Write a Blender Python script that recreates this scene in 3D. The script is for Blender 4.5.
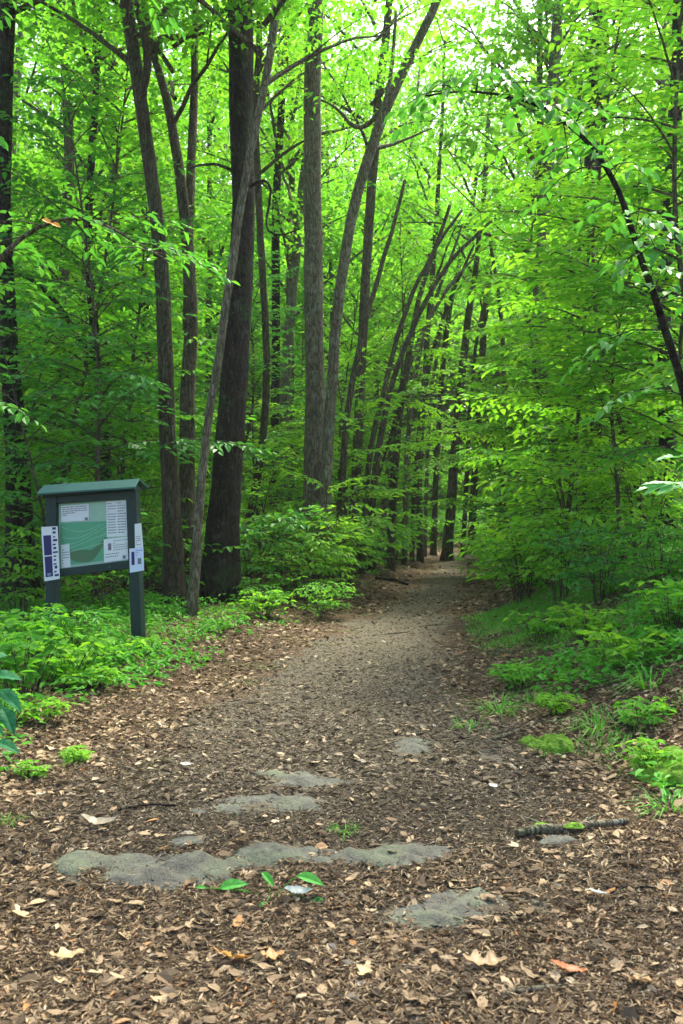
import bpy, math, random
import numpy as np
from mathutils import Vector

# ------------------------------------------------------------------ camera, light, exposure
scene = bpy.context.scene
for o in list(bpy.data.objects):
    bpy.data.objects.remove(o)
COL = scene.collection
F, CX, CY, EYE = 995.0, 341.5, 512.0, 1.6
cam_d = bpy.data.cameras.new('camera'); cam = bpy.data.objects.new('camera', cam_d); COL.objects.link(cam)
cam.location = (0, 0, EYE); cam.rotation_euler = (math.radians(90), 0, 0)
cam_d.sensor_width = 36; cam_d.lens = 36 * F / 1024; cam_d.clip_end = 3000; cam_d.clip_start = 0.05
cam_d.dof.use_dof = True; cam_d.dof.focus_distance = 9.0; cam_d.dof.aperture_fstop = 5.6
scene.camera = cam
SUN_EL, SUN_AZ = math.radians(58), math.radians(28)      # azimuth clockwise from +Y (the way the camera looks)
world = bpy.data.worlds.new('World'); scene.world = world; world.use_nodes = True
wn = world.node_tree.nodes; wl = world.node_tree.links
bg = wn.get('Background') or wn.new('ShaderNodeBackground')
sky = wn.new('ShaderNodeTexSky'); sky.sky_type = 'NISHITA'; sky.sun_disc = False
sky.sun_elevation = SUN_EL; sky.sun_rotation = SUN_AZ; sky.dust_density = 4.0; sky.ozone_density = 0.2; sky.air_density = 0.75
wl.new(sky.outputs[0], bg.inputs[0]); bg.inputs[1].default_value = 0.15
sun_d = bpy.data.lights.new('sun', 'SUN'); sun_d.energy = 2.6; sun_d.angle = math.radians(7.0); sun_d.color = (1, .93, .78)
sun = bpy.data.objects.new('sun', sun_d); COL.objects.link(sun)
sv = Vector((math.sin(SUN_AZ) * math.cos(SUN_EL), math.cos(SUN_AZ) * math.cos(SUN_EL), math.sin(SUN_EL)))
sun.rotation_euler = sv.to_track_quat('Z', 'Y').to_euler(); sun.location = (0, 0, 60)
scene.view_settings.view_transform = 'Standard'; scene.view_settings.look = 'None'
scene.view_settings.gamma = 1; scene.view_settings.use_curve_mapping = False
scene.view_settings.exposure = 2.2
scene.cycles.max_bounces = 14; scene.cycles.diffuse_bounces = 10; scene.cycles.transmission_bounces = 10
scene.cycles.glossy_bounces = 2; scene.cycles.caustics_reflective = False; scene.cycles.caustics_refractive = False

R = np.random.default_rng(7)
PI = math.pi

# ------------------------------------------------------------------ small helpers
def lerp(y, pts):
    return np.interp(y, [p[0] for p in pts], [p[1] for p in pts])

_T = np.random.default_rng(3).random((256, 256))
def vnoise(x, y):
    x = np.asarray(x, float); y = np.asarray(y, float)
    xi = np.floor(x).astype(int); yi = np.floor(y).astype(int)
    fx = x - xi; fy = y - yi
    fx = fx * fx * (3 - 2 * fx); fy = fy * fy * (3 - 2 * fy)
    a = _T[xi % 256, yi % 256]; b = _T[(xi + 1) % 256, yi % 256]
    c = _T[xi % 256, (yi + 1) % 256]; d = _T[(xi + 1) % 256, (yi + 1) % 256]
    return (a * (1 - fx) + b * fx) * (1 - fy) + (c * (1 - fx) + d * fx) * fy - .5
def fbm(x, y):
    return vnoise(x, y) + .5 * vnoise(x * 2.1 + 9, y * 2.1 + 4) + .25 * vnoise(x * 4.3 + 2, y * 4.3 + 7)

PCP = [(-5, .1), (0, .05), (8, -.02), (12.5, .5), (18, 1.5), (24, 2.5), (30, 3.35), (38, 4.6), (46, 7.2), (60, 15), (90, 40), (400, 300)]
HWP = [(-5, 1.9), (4, 1.75), (8, 1.35), (12.5, 1.0), (18, .68), (30, .66), (400, .7)]
def pc(y):
    y = np.asarray(y, float)
    return sum(lerp(y + k, PCP) for k in (-1.5, -.75, 0, .75, 1.5)) / 5
def hw(y): return lerp(y, HWP)
def sstep(t):
    t = np.clip(t, 0, 1); return t * t * (3 - 2 * t)
def H(x, y):
    x = np.asarray(x, float); y = np.asarray(y, float)
    u = x - pc(y); w = hw(y)
    r = np.maximum(u - w, 0); l = np.maximum(-u - w, 0)
    far = sstep((y - 12) / 7)
    h = (.48 + .42 * sstep((y - 3) / 4)) * sstep(r / 3.0) + .035 * np.minimum(r, 40) + (.05 + .27 * far) * sstep(l / 1.6) + .02 * np.minimum(l, 40)
    h = h * (.55 + .45 * sstep((y - 1) / 6))
    h = h + .07 * fbm(x * .55 + 5, y * .55) * (.35 + sstep((abs(u) - w) / 1.5)) + .018 * fbm(x * 2.7, y * 2.7 + 3)
    h = h + .03 * np.maximum(y - 44, 0) * .6
    return h
def Hs(x, y): return float(H(x, y))
def P(px, py, D): return np.array([(px - CX) / F * D, D, EYE - (py - CY) / F * D])
def G(px, D):
    x = (px - CX) / F * D; return (x, D, Hs(x, D))

class Acc:
    """collects vertices and faces, then links them as ONE mesh object"""
    def __init__(s): s.v = []; s.q = []; s.t = []; s.qm = []; s.tm = []; s.n = 0
    def add(s, v, quads=None, tris=None, mat=0):
        v = np.asarray(v, float).reshape(-1, 3)
        if quads is not None and len(quads):
            q = np.asarray(quads, int).reshape(-1, 4) + s.n; s.q.append(q); s.qm.append(np.full(len(q), mat))
        if tris is not None and len(tris):
            t = np.asarray(tris, int).reshape(-1, 3) + s.n; s.t.append(t); s.tm.append(np.full(len(t), mat))
        s.v.append(v); s.n += len(v)
    def mesh(s, name, mats, smooth=False):
        me = bpy.data.meshes.new(name)
        V = np.concatenate(s.v) if s.v else np.zeros((0, 3))
        Q = np.concatenate(s.q) if s.q else np.zeros((0, 4), int)
        T = np.concatenate(s.t) if s.t else np.zeros((0, 3), int)
        me.vertices.add(len(V)); me.vertices.foreach_set('co', V.astype(np.float32).ravel())
        nl = Q.size + T.size
        me.loops.add(nl); me.loops.foreach_set('vertex_index', np.concatenate([Q.ravel(), T.ravel()]).astype(np.int32))
        me.polygons.add(len(Q) + len(T))
        st = np.concatenate([np.arange(len(Q)) * 4, Q.size + np.arange(len(T)) * 3]).astype(np.int32)
        me.polygons.foreach_set('loop_start', st)
        mi = np.concatenate([np.concatenate(s.qm) if s.qm else np.zeros(0), np.concatenate(s.tm) if s.tm else np.zeros(0)]).astype(np.int32)
        for m in (mats if isinstance(mats, (list, tuple)) else [mats]): me.materials.append(m)
        me.polygons.foreach_set('material_index', mi)
        me.polygons.foreach_set('use_smooth', np.full(len(mi), bool(smooth)))
        me.update(calc_edges=True); me.validate()
        return me

def link(name, me, parent=None, loc=(0, 0, 0), rot=(0, 0, 0), scale=None):
    o = bpy.data.objects.new(name, me); COL.objects.link(o)
    o.location = loc; o.rotation_euler = rot
    if scale is not None: o.scale = (scale, scale, scale) if not hasattr(scale, '__len__') else scale
    if parent: o.parent = parent
    return o
def tag(o, label, cat, group=None, kind=None):
    if label: o['label'] = label
    if cat: o['category'] = cat
    if group: o['group'] = group
    if kind: o['kind'] = kind
    return o
def empty(name, loc, label, cat, group=None, rz=0, scale=1):
    o = bpy.data.objects.new(name, None); COL.objects.link(o); o.empty_display_size = .2
    o.location = loc; o.rotation_euler = (0, 0, rz); o.scale = (scale,) * 3
    return tag(o, label, cat, group)

def nrm(a):
    a = np.asarray(a, float); return a / np.maximum(np.linalg.norm(a, axis=-1, keepdims=True), 1e-9)

def tube(acc, pts, rad, sides=8, mat=0, rough=0.0, rng=R, cap=True, flare=0):
    pts = np.asarray(pts, float); rad = np.asarray(rad, float); n = len(pts)
    tan = nrm(np.gradient(pts, axis=0)); ref = np.array([1., 0.13, 0.07]) if abs(tan[0][2]) > .6 else np.array([0, 0, 1.])
    a = nrm(np.cross(tan, ref)); b = np.cross(tan, a)
    th = np.arange(sides) / sides * 2 * PI
    rr = rad[:, None] * np.ones(sides)
    if rough:
        base = rng.normal(0, rough, sides); rr = rr * (1 + base + rng.normal(0, rough * .5, (n, sides)))
    if flare:
        k = np.exp(-np.linalg.norm(pts - pts[0], axis=1) / (rad[0] * 1.6))
        rr = rr * (1 + flare * k[:, None] * (.55 + .55 * np.sin(th * 4 + 1.3) + .35 * np.sin(th * 2.0)))
    v = pts[:, None, :] + rr[..., None] * (np.cos(th)[None, :, None] * a[:, None, :] + np.sin(th)[None, :, None] * b[:, None, :])
    i = np.arange(n - 1)[:, None] * sides; j = np.arange(sides)[None, :]; j2 = (j + 1) % sides
    q = np.stack([i + j, i + j2, i + sides + j2, i + sides + j], -1).reshape(-1, 4)
    vv = v.reshape(-1, 3); tr = []
    if cap:
        vv = np.vstack([vv, pts[-1] + tan[-1] * rad[-1] * .4, pts[0]]); e = n * sides
        for k in range(sides):
            tr.append(((n - 1) * sides + k, (n - 1) * sides + (k + 1) % sides, e)); tr.append(((k + 1) % sides, k, e + 1))
    acc.add(vv, q, tr, mat)

def smooth_path(pts, n, wob=0.0, rng=R):
    pts = np.asarray(pts, float)
    for _ in range(2):   # corner cutting
        if len(pts) < 3: break
        a = pts[:-1] * .75 + pts[1:] * .25; b = pts[:-1] * .25 + pts[1:] * .75
        m = np.empty((len(a) * 2, pts.shape[1])); m[0::2] = a; m[1::2] = b
        pts = np.vstack([pts[:1], m[1:-1] if len(m) > 2 else m, pts[-1:]])
    s = np.concatenate([[0], np.cumsum(np.linalg.norm(np.diff(pts[:, :3], axis=0), axis=1))])
    t = np.linspace(0, s[-1], n)
    out = np.stack([np.interp(t, s, pts[:, k]) for k in range(pts.shape[1])], 1)
    if wob:
        w = np.cumsum(rng.normal(0, wob, (n, 2)), axis=0); w -= np.linspace(0, 1, n)[:, None] * w[-1]
        out[:, :2] += w
    return out

def leaves(acc, p, ax, nm, L, W, mat=0, fold=.18, droop=.18, rng=R):
    p = np.asarray(p, float).reshape(-1, 3); n = len(p)
    if not n: return
    ax = nrm(ax); s = nrm(np.cross(nm, ax)); nn = np.cross(ax, s)
    L = (np.ones(n) * L)[:, None]; W = (np.ones(n) * W)[:, None] * .5
    f = fold * W * 2; dr = droop * L * rng.uniform(.2, 1.6, (n, 1))
    v = np.stack([p, p + ax * L * .3 + s * W + nn * f, p + ax * L * .66 + s * W * .78 + nn * (f - dr * .4),
                  p + ax * L - nn * dr, p + ax * L * .66 - s * W * .78 + nn * (f - dr * .4), p + ax * L * .3 - s * W + nn * f], 1)
    b = np.arange(n)[:, None] * 6
    q = np.stack([b + [0, 1, 2, 3], b + [0, 3, 4, 5]], 1).reshape(-1, 4)
    acc.add(v.reshape(-1, 3), q, None, mat)

def fine_leaves(acc, p, ax, nm, L, W, mat=0, fold=.2, droop=.3, rng=R):
    p = np.asarray(p, float).reshape(-1, 3); n = len(p); ax = nrm(ax) * np.ones((n, 1)); nm = np.asarray(nm, float) * np.ones((n, 1)); L = np.ones(n) * L; W = np.ones(n) * W
    N_ = 11; t = np.linspace(0, 1, N_); prof = np.sin(PI * t ** .8) ** .85 * (1 + .04 * np.sin(t * 40))
    for k in range(n):
        s = nrm(np.cross(nm[k], ax[k])); nn = np.cross(ax[k], s); rows_ = []
        for c in (-1, -.5, 0, .5, 1):
            w = c * W[k] / 2 * prof
            rows_.append(p[k] + ax[k] * (t * L[k])[:, None] + s * w[:, None] + nn * (abs(c) ** .8 * fold * W[k] * prof + .03 * W[k] * np.sin(t * 19 + c * 2) * abs(c) - droop * L[k] * t ** 2)[:, None])
        v = np.concatenate(rows_); q = [(r * N_ + i, r * N_ + i + 1, (r + 1) * N_ + i + 1, (r + 1) * N_ + i) for r in range(4) for i in range(N_ - 1)]
        acc.add(v, q, None, mat)

# ------------------------------------------------------------------ materials
def mat_new(name):
    m = bpy.data.materials.new(name); m.use_nodes = True; nt = m.node_tree; nt.nodes.clear()
    out = nt.nodes.new('ShaderNodeOutputMaterial'); return m, nt, out
def ramp(nt, fac, stops, interp='LINEAR'):
    r = nt.nodes.new('ShaderNodeValToRGB'); r.color_ramp.interpolation = interp
    e = r.color_ramp.elements
    while len(e) < len(stops): e.new(.5)
    for k, (p, c) in enumerate(stops): e[k].position = p; e[k].color = (*c, 1)
    if fac is not None: nt.links.new(fac, r.inputs[0])
    return r.outputs[0]
def noise(nt, vec, scale, detail=4, rough=.55):
    n = nt.nodes.new('ShaderNodeTexNoise'); n.inputs['Scale'].default_value = scale
    n.inputs['Detail'].default_value = detail; n.inputs['Roughness'].default_value = rough
    if vec is not None: nt.links.new(vec, n.inputs['Vector'])
    return n.outputs['Fac']
def mapping(nt, vec, scale, loc=None):
    m = nt.nodes.new('ShaderNodeMapping'); m.inputs['Scale'].default_value = scale
    nt.links.new(vec, m.inputs['Vector'])
    return m.outputs[0], m
def mixc(nt, fac, a, b, mode='MIX'):
    m = nt.nodes.new('ShaderNodeMix'); m.data_type = 'RGBA'; m.blend_type = mode
    for sock, val in ((m.inputs[0], fac), (m.inputs[6], a), (m.inputs[7], b)):
        if hasattr(val, 'links') or isinstance(val, bpy.types.NodeSocket): nt.links.new(val, sock)
        elif isinstance(val, (int, float)): sock.default_value = val
        else: sock.default_value = (*val, 1)
    return m.outputs[2]
def math_(nt, op, a, b=0.0, c=None):
    m = nt.nodes.new('ShaderNodeMath'); m.operation = op
    for k, val in enumerate((a, b, c)):
        if val is None: continue
        if isinstance(val, bpy.types.NodeSocket): nt.links.new(val, m.inputs[k])
        else: m.inputs[k].default_value = val
    return m.outputs[0]
def bump(nt, h, strength, dist):
    b = nt.nodes.new('ShaderNodeBump'); b.inputs['Strength'].default_value = strength; b.inputs['Distance'].default_value = dist
    nt.links.new(h, b.inputs['Height']); return b.outputs[0]
def princ(nt, out, col, rough=.8, spec=.3, normal=None, link_out=True):
    p = nt.nodes.new('ShaderNodeBsdfPrincipled')
    if isinstance(col, bpy.types.NodeSocket): nt.links.new(col, p.inputs['Base Color'])
    else: p.inputs['Base Color'].default_value = (*col, 1)
    if isinstance(rough, bpy.types.NodeSocket): nt.links.new(rough, p.inputs['Roughness'])
    else: p.inputs['Roughness'].default_value = rough
    p.inputs['Specular IOR Level'].default_value = spec
    if normal is not None: nt.links.new(normal, p.inputs['Normal'])
    if link_out: nt.links.new(p.outputs[0], out.inputs[0])
    return p.outputs[0]

def leaf_mat(name, stops, trans=.5, rough=.55, spec=.22, tboost=(1.4, 1.25, .6)):
    m, nt, out = mat_new(name)
    g = nt.nodes.new('ShaderNodeNewGeometry'); oi = nt.nodes.new('ShaderNodeObjectInfo')
    f = math_(nt, 'MULTIPLY_ADD', oi.outputs['Random'], .35, math_(nt, 'MULTIPLY', g.outputs['Random Per Island'], .65))
    c = ramp(nt, f, stops)
    tc = nt.nodes.new('ShaderNodeTexCoord')
    n = noise(nt, tc.outputs['Object'], 1.1, 2)
    c = mixc(nt, math_(nt, 'MULTIPLY', n, .5), c, mixc(nt, 1.0, c, (.62, .78, .8), 'MULTIPLY'))
    p = princ(nt, out, c, rough, spec, link_out=False)
    tr = nt.nodes.new('ShaderNodeBsdfTranslucent'); nt.links.new(mixc(nt, 1.0, c, tboost, 'MULTIPLY'), tr.inputs[0])
    mx = nt.nodes.new('ShaderNodeMixShader'); mx.inputs[0].default_value = trans
    nt.links.new(p, mx.inputs[1]); nt.links.new(tr.outputs[0], mx.inputs[2]); nt.links.new(mx.outputs[0], out.inputs[0])
    return m

LEAF = leaf_mat('leaf_green', [(0, (.065, .26, .028)), (.45, (.105, .36, .033)), (.8, (.16, .45, .04)), (.97, (.25, .52, .05)), (1, (.4, .42, .06))], trans=.55)
LEAF_D = leaf_mat('leaf_deep_green', [(0, (.05, .23, .045)), (.5, (.075, .31, .05)), (1, (.13, .40, .05))], trans=.42, rough=.5, spec=.3)  # deep bluish green carries shade and reflected sky in the leaf colour
LEAF_Y = leaf_mat('leaf_yellow_green', [(0, (.11, .34, .025)), (.5, (.17, .43, .035)), (1, (.27, .52, .05))], trans=.55)
LEAF_H = leaf_mat('leaf_canopy', [(0, (.075, .28, .025)), (.5, (.12, .39, .032)), (1, (.21, .50, .045))], trans=.6)
LEAF_C = leaf_mat('leaf_ground', [(0, (.05, .24, .02)), (.5, (.09, .36, .03)), (1, (.17, .46, .04))], trans=.4)
GRASS = leaf_mat('grass_blade', [(0, (.07, .28, .03)), (.6, (.13, .42, .04)), (1, (.26, .5, .08))], trans=.35)

def bark_mat(name, c0, c1, c2, moss=.25, mossc=(.05, .12, .03), sc=1.0, lich=(.3, .33, .27), lk=.0):
    m, nt, out = mat_new(name)
    tc = nt.nodes.new('ShaderNodeTexCoord'); oi = nt.nodes.new('ShaderNodeObjectInfo')
    add = nt.nodes.new('ShaderNodeVectorMath'); add.operation = 'ADD'
    nt.links.new(tc.outputs['Object'], add.inputs[0]); nt.links.new(oi.outputs['Location'], add.inputs[1])
    v, _ = mapping(nt, add.outputs[0], (22 * sc, 22 * sc, 4.5 * sc))
    n1 = noise(nt, v, 1.0, 7, .65)
    vo = nt.nodes.new('ShaderNodeTexVoronoi'); vo.feature = 'DISTANCE_TO_EDGE'; vo.inputs['Scale'].default_value = 1.0
    wv = nt.nodes.new('ShaderNodeVectorMath'); wv.operation = 'ADD'; mv, _ = mapping(nt, add.outputs[0], (26 * sc, 26 * sc, 5 * sc)); nt.links.new(mv, wv.inputs[0])
    nz = nt.nodes.new('ShaderNodeTexNoise'); nz.inputs['Scale'].default_value = 9; nt.links.new(add.outputs[0], nz.inputs['Vector']); nt.links.new(nz.outputs['Color'], wv.inputs[1])
    nt.links.new(wv.outputs[0], vo.inputs['Vector']); crack = ramp(nt, vo.outputs['Distance'], [(.0, (0, 0, 0)), (.16, (1, 1, 1))])
    v2, _ = mapping(nt, add.outputs[0], (3, 3, 1.2)); n2 = noise(nt, v2, 1.0, 4)
    c = ramp(nt, n1, [(.3, c0), (.5, c1), (.72, c2)])
    c = mixc(nt, ramp(nt, n2, [(.45, (0, 0, 0)), (.7, (1, 1, 1))]), c, mixc(nt, 1.0, c, (.62, .62, .6), 'MULTIPLY'))
    n3 = noise(nt, add.outputs[0], 2.3, 6, .7)
    c = mixc(nt, math_(nt, 'MULTIPLY', ramp(nt, n3, [(.5, (0, 0, 0)), (.62, (1, 1, 1))]), moss), c, mossc)
    n4 = noise(nt, add.outputs[0], 5.5, 5, .7)
    c = mixc(nt, math_(nt, 'MULTIPLY', ramp(nt, n4, [(.56, (0, 0, 0)), (.64, (1, 1, 1))]), lk), c, lich)
    c = mixc(nt, crack, mixc(nt, 1.0, c, (.42, .4, .38), 'MULTIPLY'), c)
    princ(nt, out, c, .9, .2, bump(nt, math_(nt, 'MULTIPLY_ADD', crack, .45, n1), 1.0, .035))
    return m
BARK_DARK = bark_mat('bark_dark', (.012, .010, .007), (.028, .023, .016), (.055, .046, .033), .35, lk=.12)
BARK_BROWN = bark_mat('bark_brown', (.04, .034, .02), (.085, .07, .042), (.14, .118, .075), .35, lk=.1)
BARK_GREY = bark_mat('bark_grey', (.10, .088, .055), (.19, .168, .11), (.28, .25, .175), .35, mossc=(.1, .15, .06), lk=.4)
BARK_MID = bark_mat('bark_mid', (.06, .05, .03), (.12, .10, .06), (.185, .158, .105), .3, lk=.2)
BARKS = {'d': BARK_DARK, 'b': BARK_BROWN, 'g': BARK_GREY, 'm': BARK_MID}

def floor_mat(name, cols, moss):
    m, nt, out = mat_new(name)
    tc = nt.nodes.new('ShaderNodeTexCoord'); v = tc.outputs['Object']
    n1 = noise(nt, v, 1.3, 4); n2 = noise(nt, v, 26, 8, .7)
    vo = nt.nodes.new('ShaderNodeTexVoronoi'); vo.inputs['Scale'].default_value = 34; nt.links.new(v, vo.inputs['Vector'])
    c = ramp(nt, n2, [(.28, cols[0]), (.48, cols[1]), (.66, cols[2]), (.8, cols[3])])
    sep = nt.nodes.new('ShaderNodeSeparateColor'); nt.links.new(vo.outputs['Color'], sep.inputs[0])
    c = mixc(nt, math_(nt, 'MULTIPLY', sep.outputs[0], .5), c, cols[2])
    c = mixc(nt, ramp(nt, n1, [(.5, (0, 0, 0)), (.72, (moss, moss, moss))]), c, (.045, .1, .02))
    h = math_(nt, 'MULTIPLY_ADD', vo.outputs['Distance'], .5, n2)
    princ(nt, out, c, .95, .15, bump(nt, h, .8, .02)); return m
M_FLOOR = floor_mat('forest_soil', [(.03, .02, .013), (.07, .047, .03), (.13, .088, .056), (.22, .155, .1)], .5)
M_PATH = floor_mat('trodden_earth', [(.036, .031, .022), (.08, .069, .049), (.135, .117, .084), (.23, .2, .15)], .15)

def litter_mat(name, stops):
    m, nt, out = mat_new(name)
    g = nt.nodes.new('ShaderNodeNewGeometry'); c = ramp(nt, g.outputs['Random Per Island'], stops)
    tc = nt.nodes.new('ShaderNodeTexCoord'); n = noise(nt, tc.outputs['Object'], 70, 3)
    c = mixc(nt, math_(nt, 'MULTIPLY', n, .7), c, mixc(nt, 1.0, c, (.55, .5, .45), 'MULTIPLY'))
    p = princ(nt, out, c, .75, .25, link_out=False)
    tr = nt.nodes.new('ShaderNodeBsdfTranslucent'); nt.links.new(c, tr.inputs[0])
    mx = nt.nodes.new('ShaderNodeMixShader'); mx.inputs[0].default_value = .12
    nt.links.new(p, mx.inputs[1]); nt.links.new(tr.outputs[0], mx.inputs[2]); nt.links.new(mx.outputs[0], out.inputs[0]); return m
LIT_SIDE = litter_mat('dry_leaf_warm', [(0, (.045, .032, .018)), (.25, (.12, .083, .045)), (.5, (.25, .175, .098)), (.75, (.38, .28, .16)), (.92, (.47, .36, .21)), (.97, (.54, .46, .31)), (1, (.42, .19, .05))])
LIT_PATH = litter_mat('dry_leaf_path', [(0, (.04, .032, .02)), (.32, (.10, .079, .048)), (.64, (.18, .142, .087)), (.86, (.28, .225, .14)), (.96, (.42, .35, .23)), (1, (.52, .46, .34))])

# ------------------------------------------------------------------ ground
def spaced(lo, hi, fine, growth, cap):
    out = [0.0]; s = fine
    while out[-1] < hi: out.append(out[-1] + s); s = min(s * growth, cap) if out[-1] > 3.2 else s
    neg = [0.0]; s = fine
    while neg[-1] > lo: neg.append(neg[-1] - s); s = min(s * growth, cap) if neg[-1] < -3.2 else s
    return np.array(neg[::-1][:-1] + out)
us = spaced(-420, 420, .065, 1.11, 60)
ys = [-6.0]; s = .2
while ys[-1] < 600:
    y = ys[-1]; s = .2 if y < 1.5 else (.05 if y < 7 else min(.05 * (y / 7) ** 2, 40)); ys.append(y + s)
ys = np.array(ys)
U, Y = np.meshgrid(us, ys); X = U + pc(Y); Z = H(X, Y)
V = np.stack([X, Y, Z], -1).reshape(-1, 3); nx = len(us); ny = len(ys)
i, j = np.meshgrid(np.arange(ny - 1), np.arange(nx - 1), indexing='ij')
Q = np.stack([i * nx + j, i * nx + j + 1, (i + 1) * nx + j + 1, (i + 1) * nx + j], -1).reshape(-1, 4)
Cu = (U[:-1, :-1] + U[1:, 1:]).ravel() / 2; Cy = (Y[:-1, :-1] + Y[1:, 1:]).ravel() / 2
edge = hw(Cy) - .25 + .55 * fbm(Cy * .9, Cu * .9 + 3) + .2 * vnoise(Cy * 5, Cu * 5)
onp = (np.abs(Cu) < edge) & (Cy < 70)
def submesh(mask, name, m):
    q = Q[mask]; used, inv = np.unique(q, return_inverse=True)
    a = Acc(); a.add(V[used], inv.reshape(-1, 4)); return link(name, a.mesh(name, m, True))
tag(submesh(~onp, 'forest_floor', M_FLOOR), 'brown leaf-strewn forest floor rising as low banks beside the path', 'ground', kind='structure')
tag(submesh(onp, 'path', M_PATH), 'trodden grey-brown earth path running up through the wood', 'path', kind='structure')

# ------------------------------------------------------------------ rocks set in the path
def rock_mat():
    m, nt, out = mat_new('lichened_stone'); tc = nt.nodes.new('ShaderNodeTexCoord'); oi = nt.nodes.new('ShaderNodeObjectInfo')
    add = nt.nodes.new('ShaderNodeVectorMath'); add.operation = 'ADD'
    nt.links.new(tc.outputs['Object'], add.inputs[0]); nt.links.new(oi.outputs['Location'], add.inputs[1]); v = add.outputs[0]
    n1 = noise(nt, v, 6, 6, .65); n2 = noise(nt, v, 40, 5, .7); n3 = noise(nt, v, 3.0, 5, .7)
    c = ramp(nt, n1, [(.34, (.035, .037, .03)), (.5, (.08, .086, .068)), (.64, (.16, .165, .13))])
    c = mixc(nt, ramp(nt, n3, [(.47, (0, 0, 0)), (.6, (.75, .75, .75))]), c, (.09, .125, .06))
    c = mixc(nt, math_(nt, 'MULTIPLY', ramp(nt, n2, [(.5, (0, 0, 0)), (.7, (1, 1, 1))]), .5), c, (.2, .145, .09))
    vo = nt.nodes.new('ShaderNodeTexVoronoi'); vo.feature = 'DISTANCE_TO_EDGE'; vo.inputs['Scale'].default_value = 2.2
    nz = nt.nodes.new('ShaderNodeTexNoise'); nz.inputs['Scale'].default_value = 5; nt.links.new(v, nz.inputs['Vector'])
    wv = nt.nodes.new('ShaderNodeVectorMath'); wv.operation = 'ADD'; nt.links.new(v, wv.inputs[0]); nt.links.new(nz.outputs['Color'], wv.inputs[1]); nt.links.new(wv.outputs[0], vo.inputs['Vector'])
    cr = ramp(nt, vo.outputs['Distance'], [(0, (.55, .55, .55)), (.012, (1, 1, 1))])
    n5 = noise(nt, v, 130, 3, .6); c = mixc(nt, .35, c, ramp(nt, n5, [(.35, (.02, .02, .017)), (.65, (.16, .16, .135))]))
    c = mixc(nt, cr, (.03, .028, .02), c)
    princ(nt, out, c, .85, .25, bump(nt, math_(nt, 'ADD', math_(nt, 'ADD', n1, math_(nt, 'MULTIPLY', n5, .25)), math_(nt, 'MULTIPLY', cr, .3)), .8, .03)); return m
M_ROCK = rock_mat()
m, nt, out = mat_new('moss'); tc = nt.nodes.new('ShaderNodeTexCoord')
n = noise(nt, tc.outputs['Object'], 30, 5); princ(nt, out, ramp(nt, n, [(.3, (.05, .12, .015)), (.7, (.16, .3, .03))]), .95, .1, bump(nt, n, 1, .03)); M_MOSS = m
ROCKS = []
def rock(px, py, wpx, dm, hgt, label, seed, rz=0, name='flat_rock', mat=None, cat='rock', over=None):
    D = EYE * F / (py - CY); x, y, z = G(px, D); D = (EYE - z) * F / (py - CY); x, y, z = G(px, D)
    wm = wpx / F * D; rng = np.random.default_rng(seed); dm = dm * 1.7; hgt = hgt * (.68 if mat is None else 1)
    nr, ns = 20, 60; a = Acc()
    th = np.arange(ns) / ns * 2 * PI
    outl = 1 + .16 * np.sin(th * 2 + rng.uniform(0, 6)) + .10 * np.sin(th * 3 + rng.uniform(0, 6)) + .06 * np.sin(th * 5 + rng.uniform(0, 6)) + rng.normal(0, .035, ns)
    rr = np.concatenate([np.linspace(0, 1, nr), [1.04]])
    vs = []
    for k, r in enumerate(rr):
        xx = np.cos(th) * outl * r * wm / 2; yy = np.sin(th) * outl * r * dm / 2
        prof = (1 - r ** 3.2) if r <= 1 else -.9
        zz = hgt * .95 * prof + 1.3 * hgt * fbm(xx * 5 + seed, yy * 5) + .35 * hgt * fbm(xx * 19 + seed, yy * 19) + hgt * .3 * (yy / dm) - .010
        zz = zz + H(x + xx * math.cos(rz) - yy * math.sin(rz), y + xx * math.sin(rz) + yy * math.cos(rz)) - z
        vs.append(np.stack([xx, yy, zz - (0.05 if r > 1 else 0)], -1))
    v = np.concatenate(vs)
    q = [(k * ns + j, k * ns + (j + 1) % ns, (k + 1) * ns + (j + 1) % ns, (k + 1) * ns + j) for k in range(len(rr) - 1) for j in range(ns)]
    a.add(v, q)
    o = link(name, a.mesh(name, mat or M_ROCK, True), None, (x, y, z), (0, 0, rz))
    tag(o, label, cat, 'flat rocks set in the path' if mat is None else None)
    ROCKS.append((x, y, wm / 2 * .97, dm / 2 * .97, rz, hgt)); return o
rock(158, 869, 190, .34, .06, 'broad grey-green flat rock at left of the path, largest of all', 1, .08)
rock(276, 855, 128, .23, .045, 'flat grey rock just right of the largest rock, behind the leafy seedling', 2, -.05)
rock(396, 856, 145, .25, .045, 'smooth blue-grey flat rock in the middle of the path beyond the seedling', 3, .05)
rock(464, 910, 190, .22, .05, 'dark blue-grey slab nearest the camera with moss on its far edge', 4, .2)
rock(262, 806, 160, .22, .045, 'long low rock with a pale tan edge, second row back', 5, .1)
rock(298, 780, 120, .28, .035, 'grey-green rock furthest up the middle of the path', 6, 0)
rock(188, 842, 60, .16, .03, 'small mossy dark rock behind the largest rock', 7, .1)
rock(412, 748, 62, .34, .025, 'low worn rock at the middle of the path, farther off', 8, .2)
rock(492, 757, 46, .2, .025, 'small grey rock at the right edge of the path', 9, 0)
rock(556, 842, 46, .07, .035, 'small dark rock tucked under the mossy fallen branch', 10, .1)
rock(548, 745, 44, .3, .07, 'green mossy hump at the foot of the right bank', 12, .3, 'mossy_mound', M_MOSS, 'mound')
rock(672, 762, 80, .36, .09, 'bright green moss-covered mound at the right border', 13, .5, 'mossy_mound', M_MOSS, 'mound')
rock(75, 757, 48, .25, .03, 'flat green moss patch among the leaves at left', 14, .1, 'mossy_mound', M_MOSS, 'mound')

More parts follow.
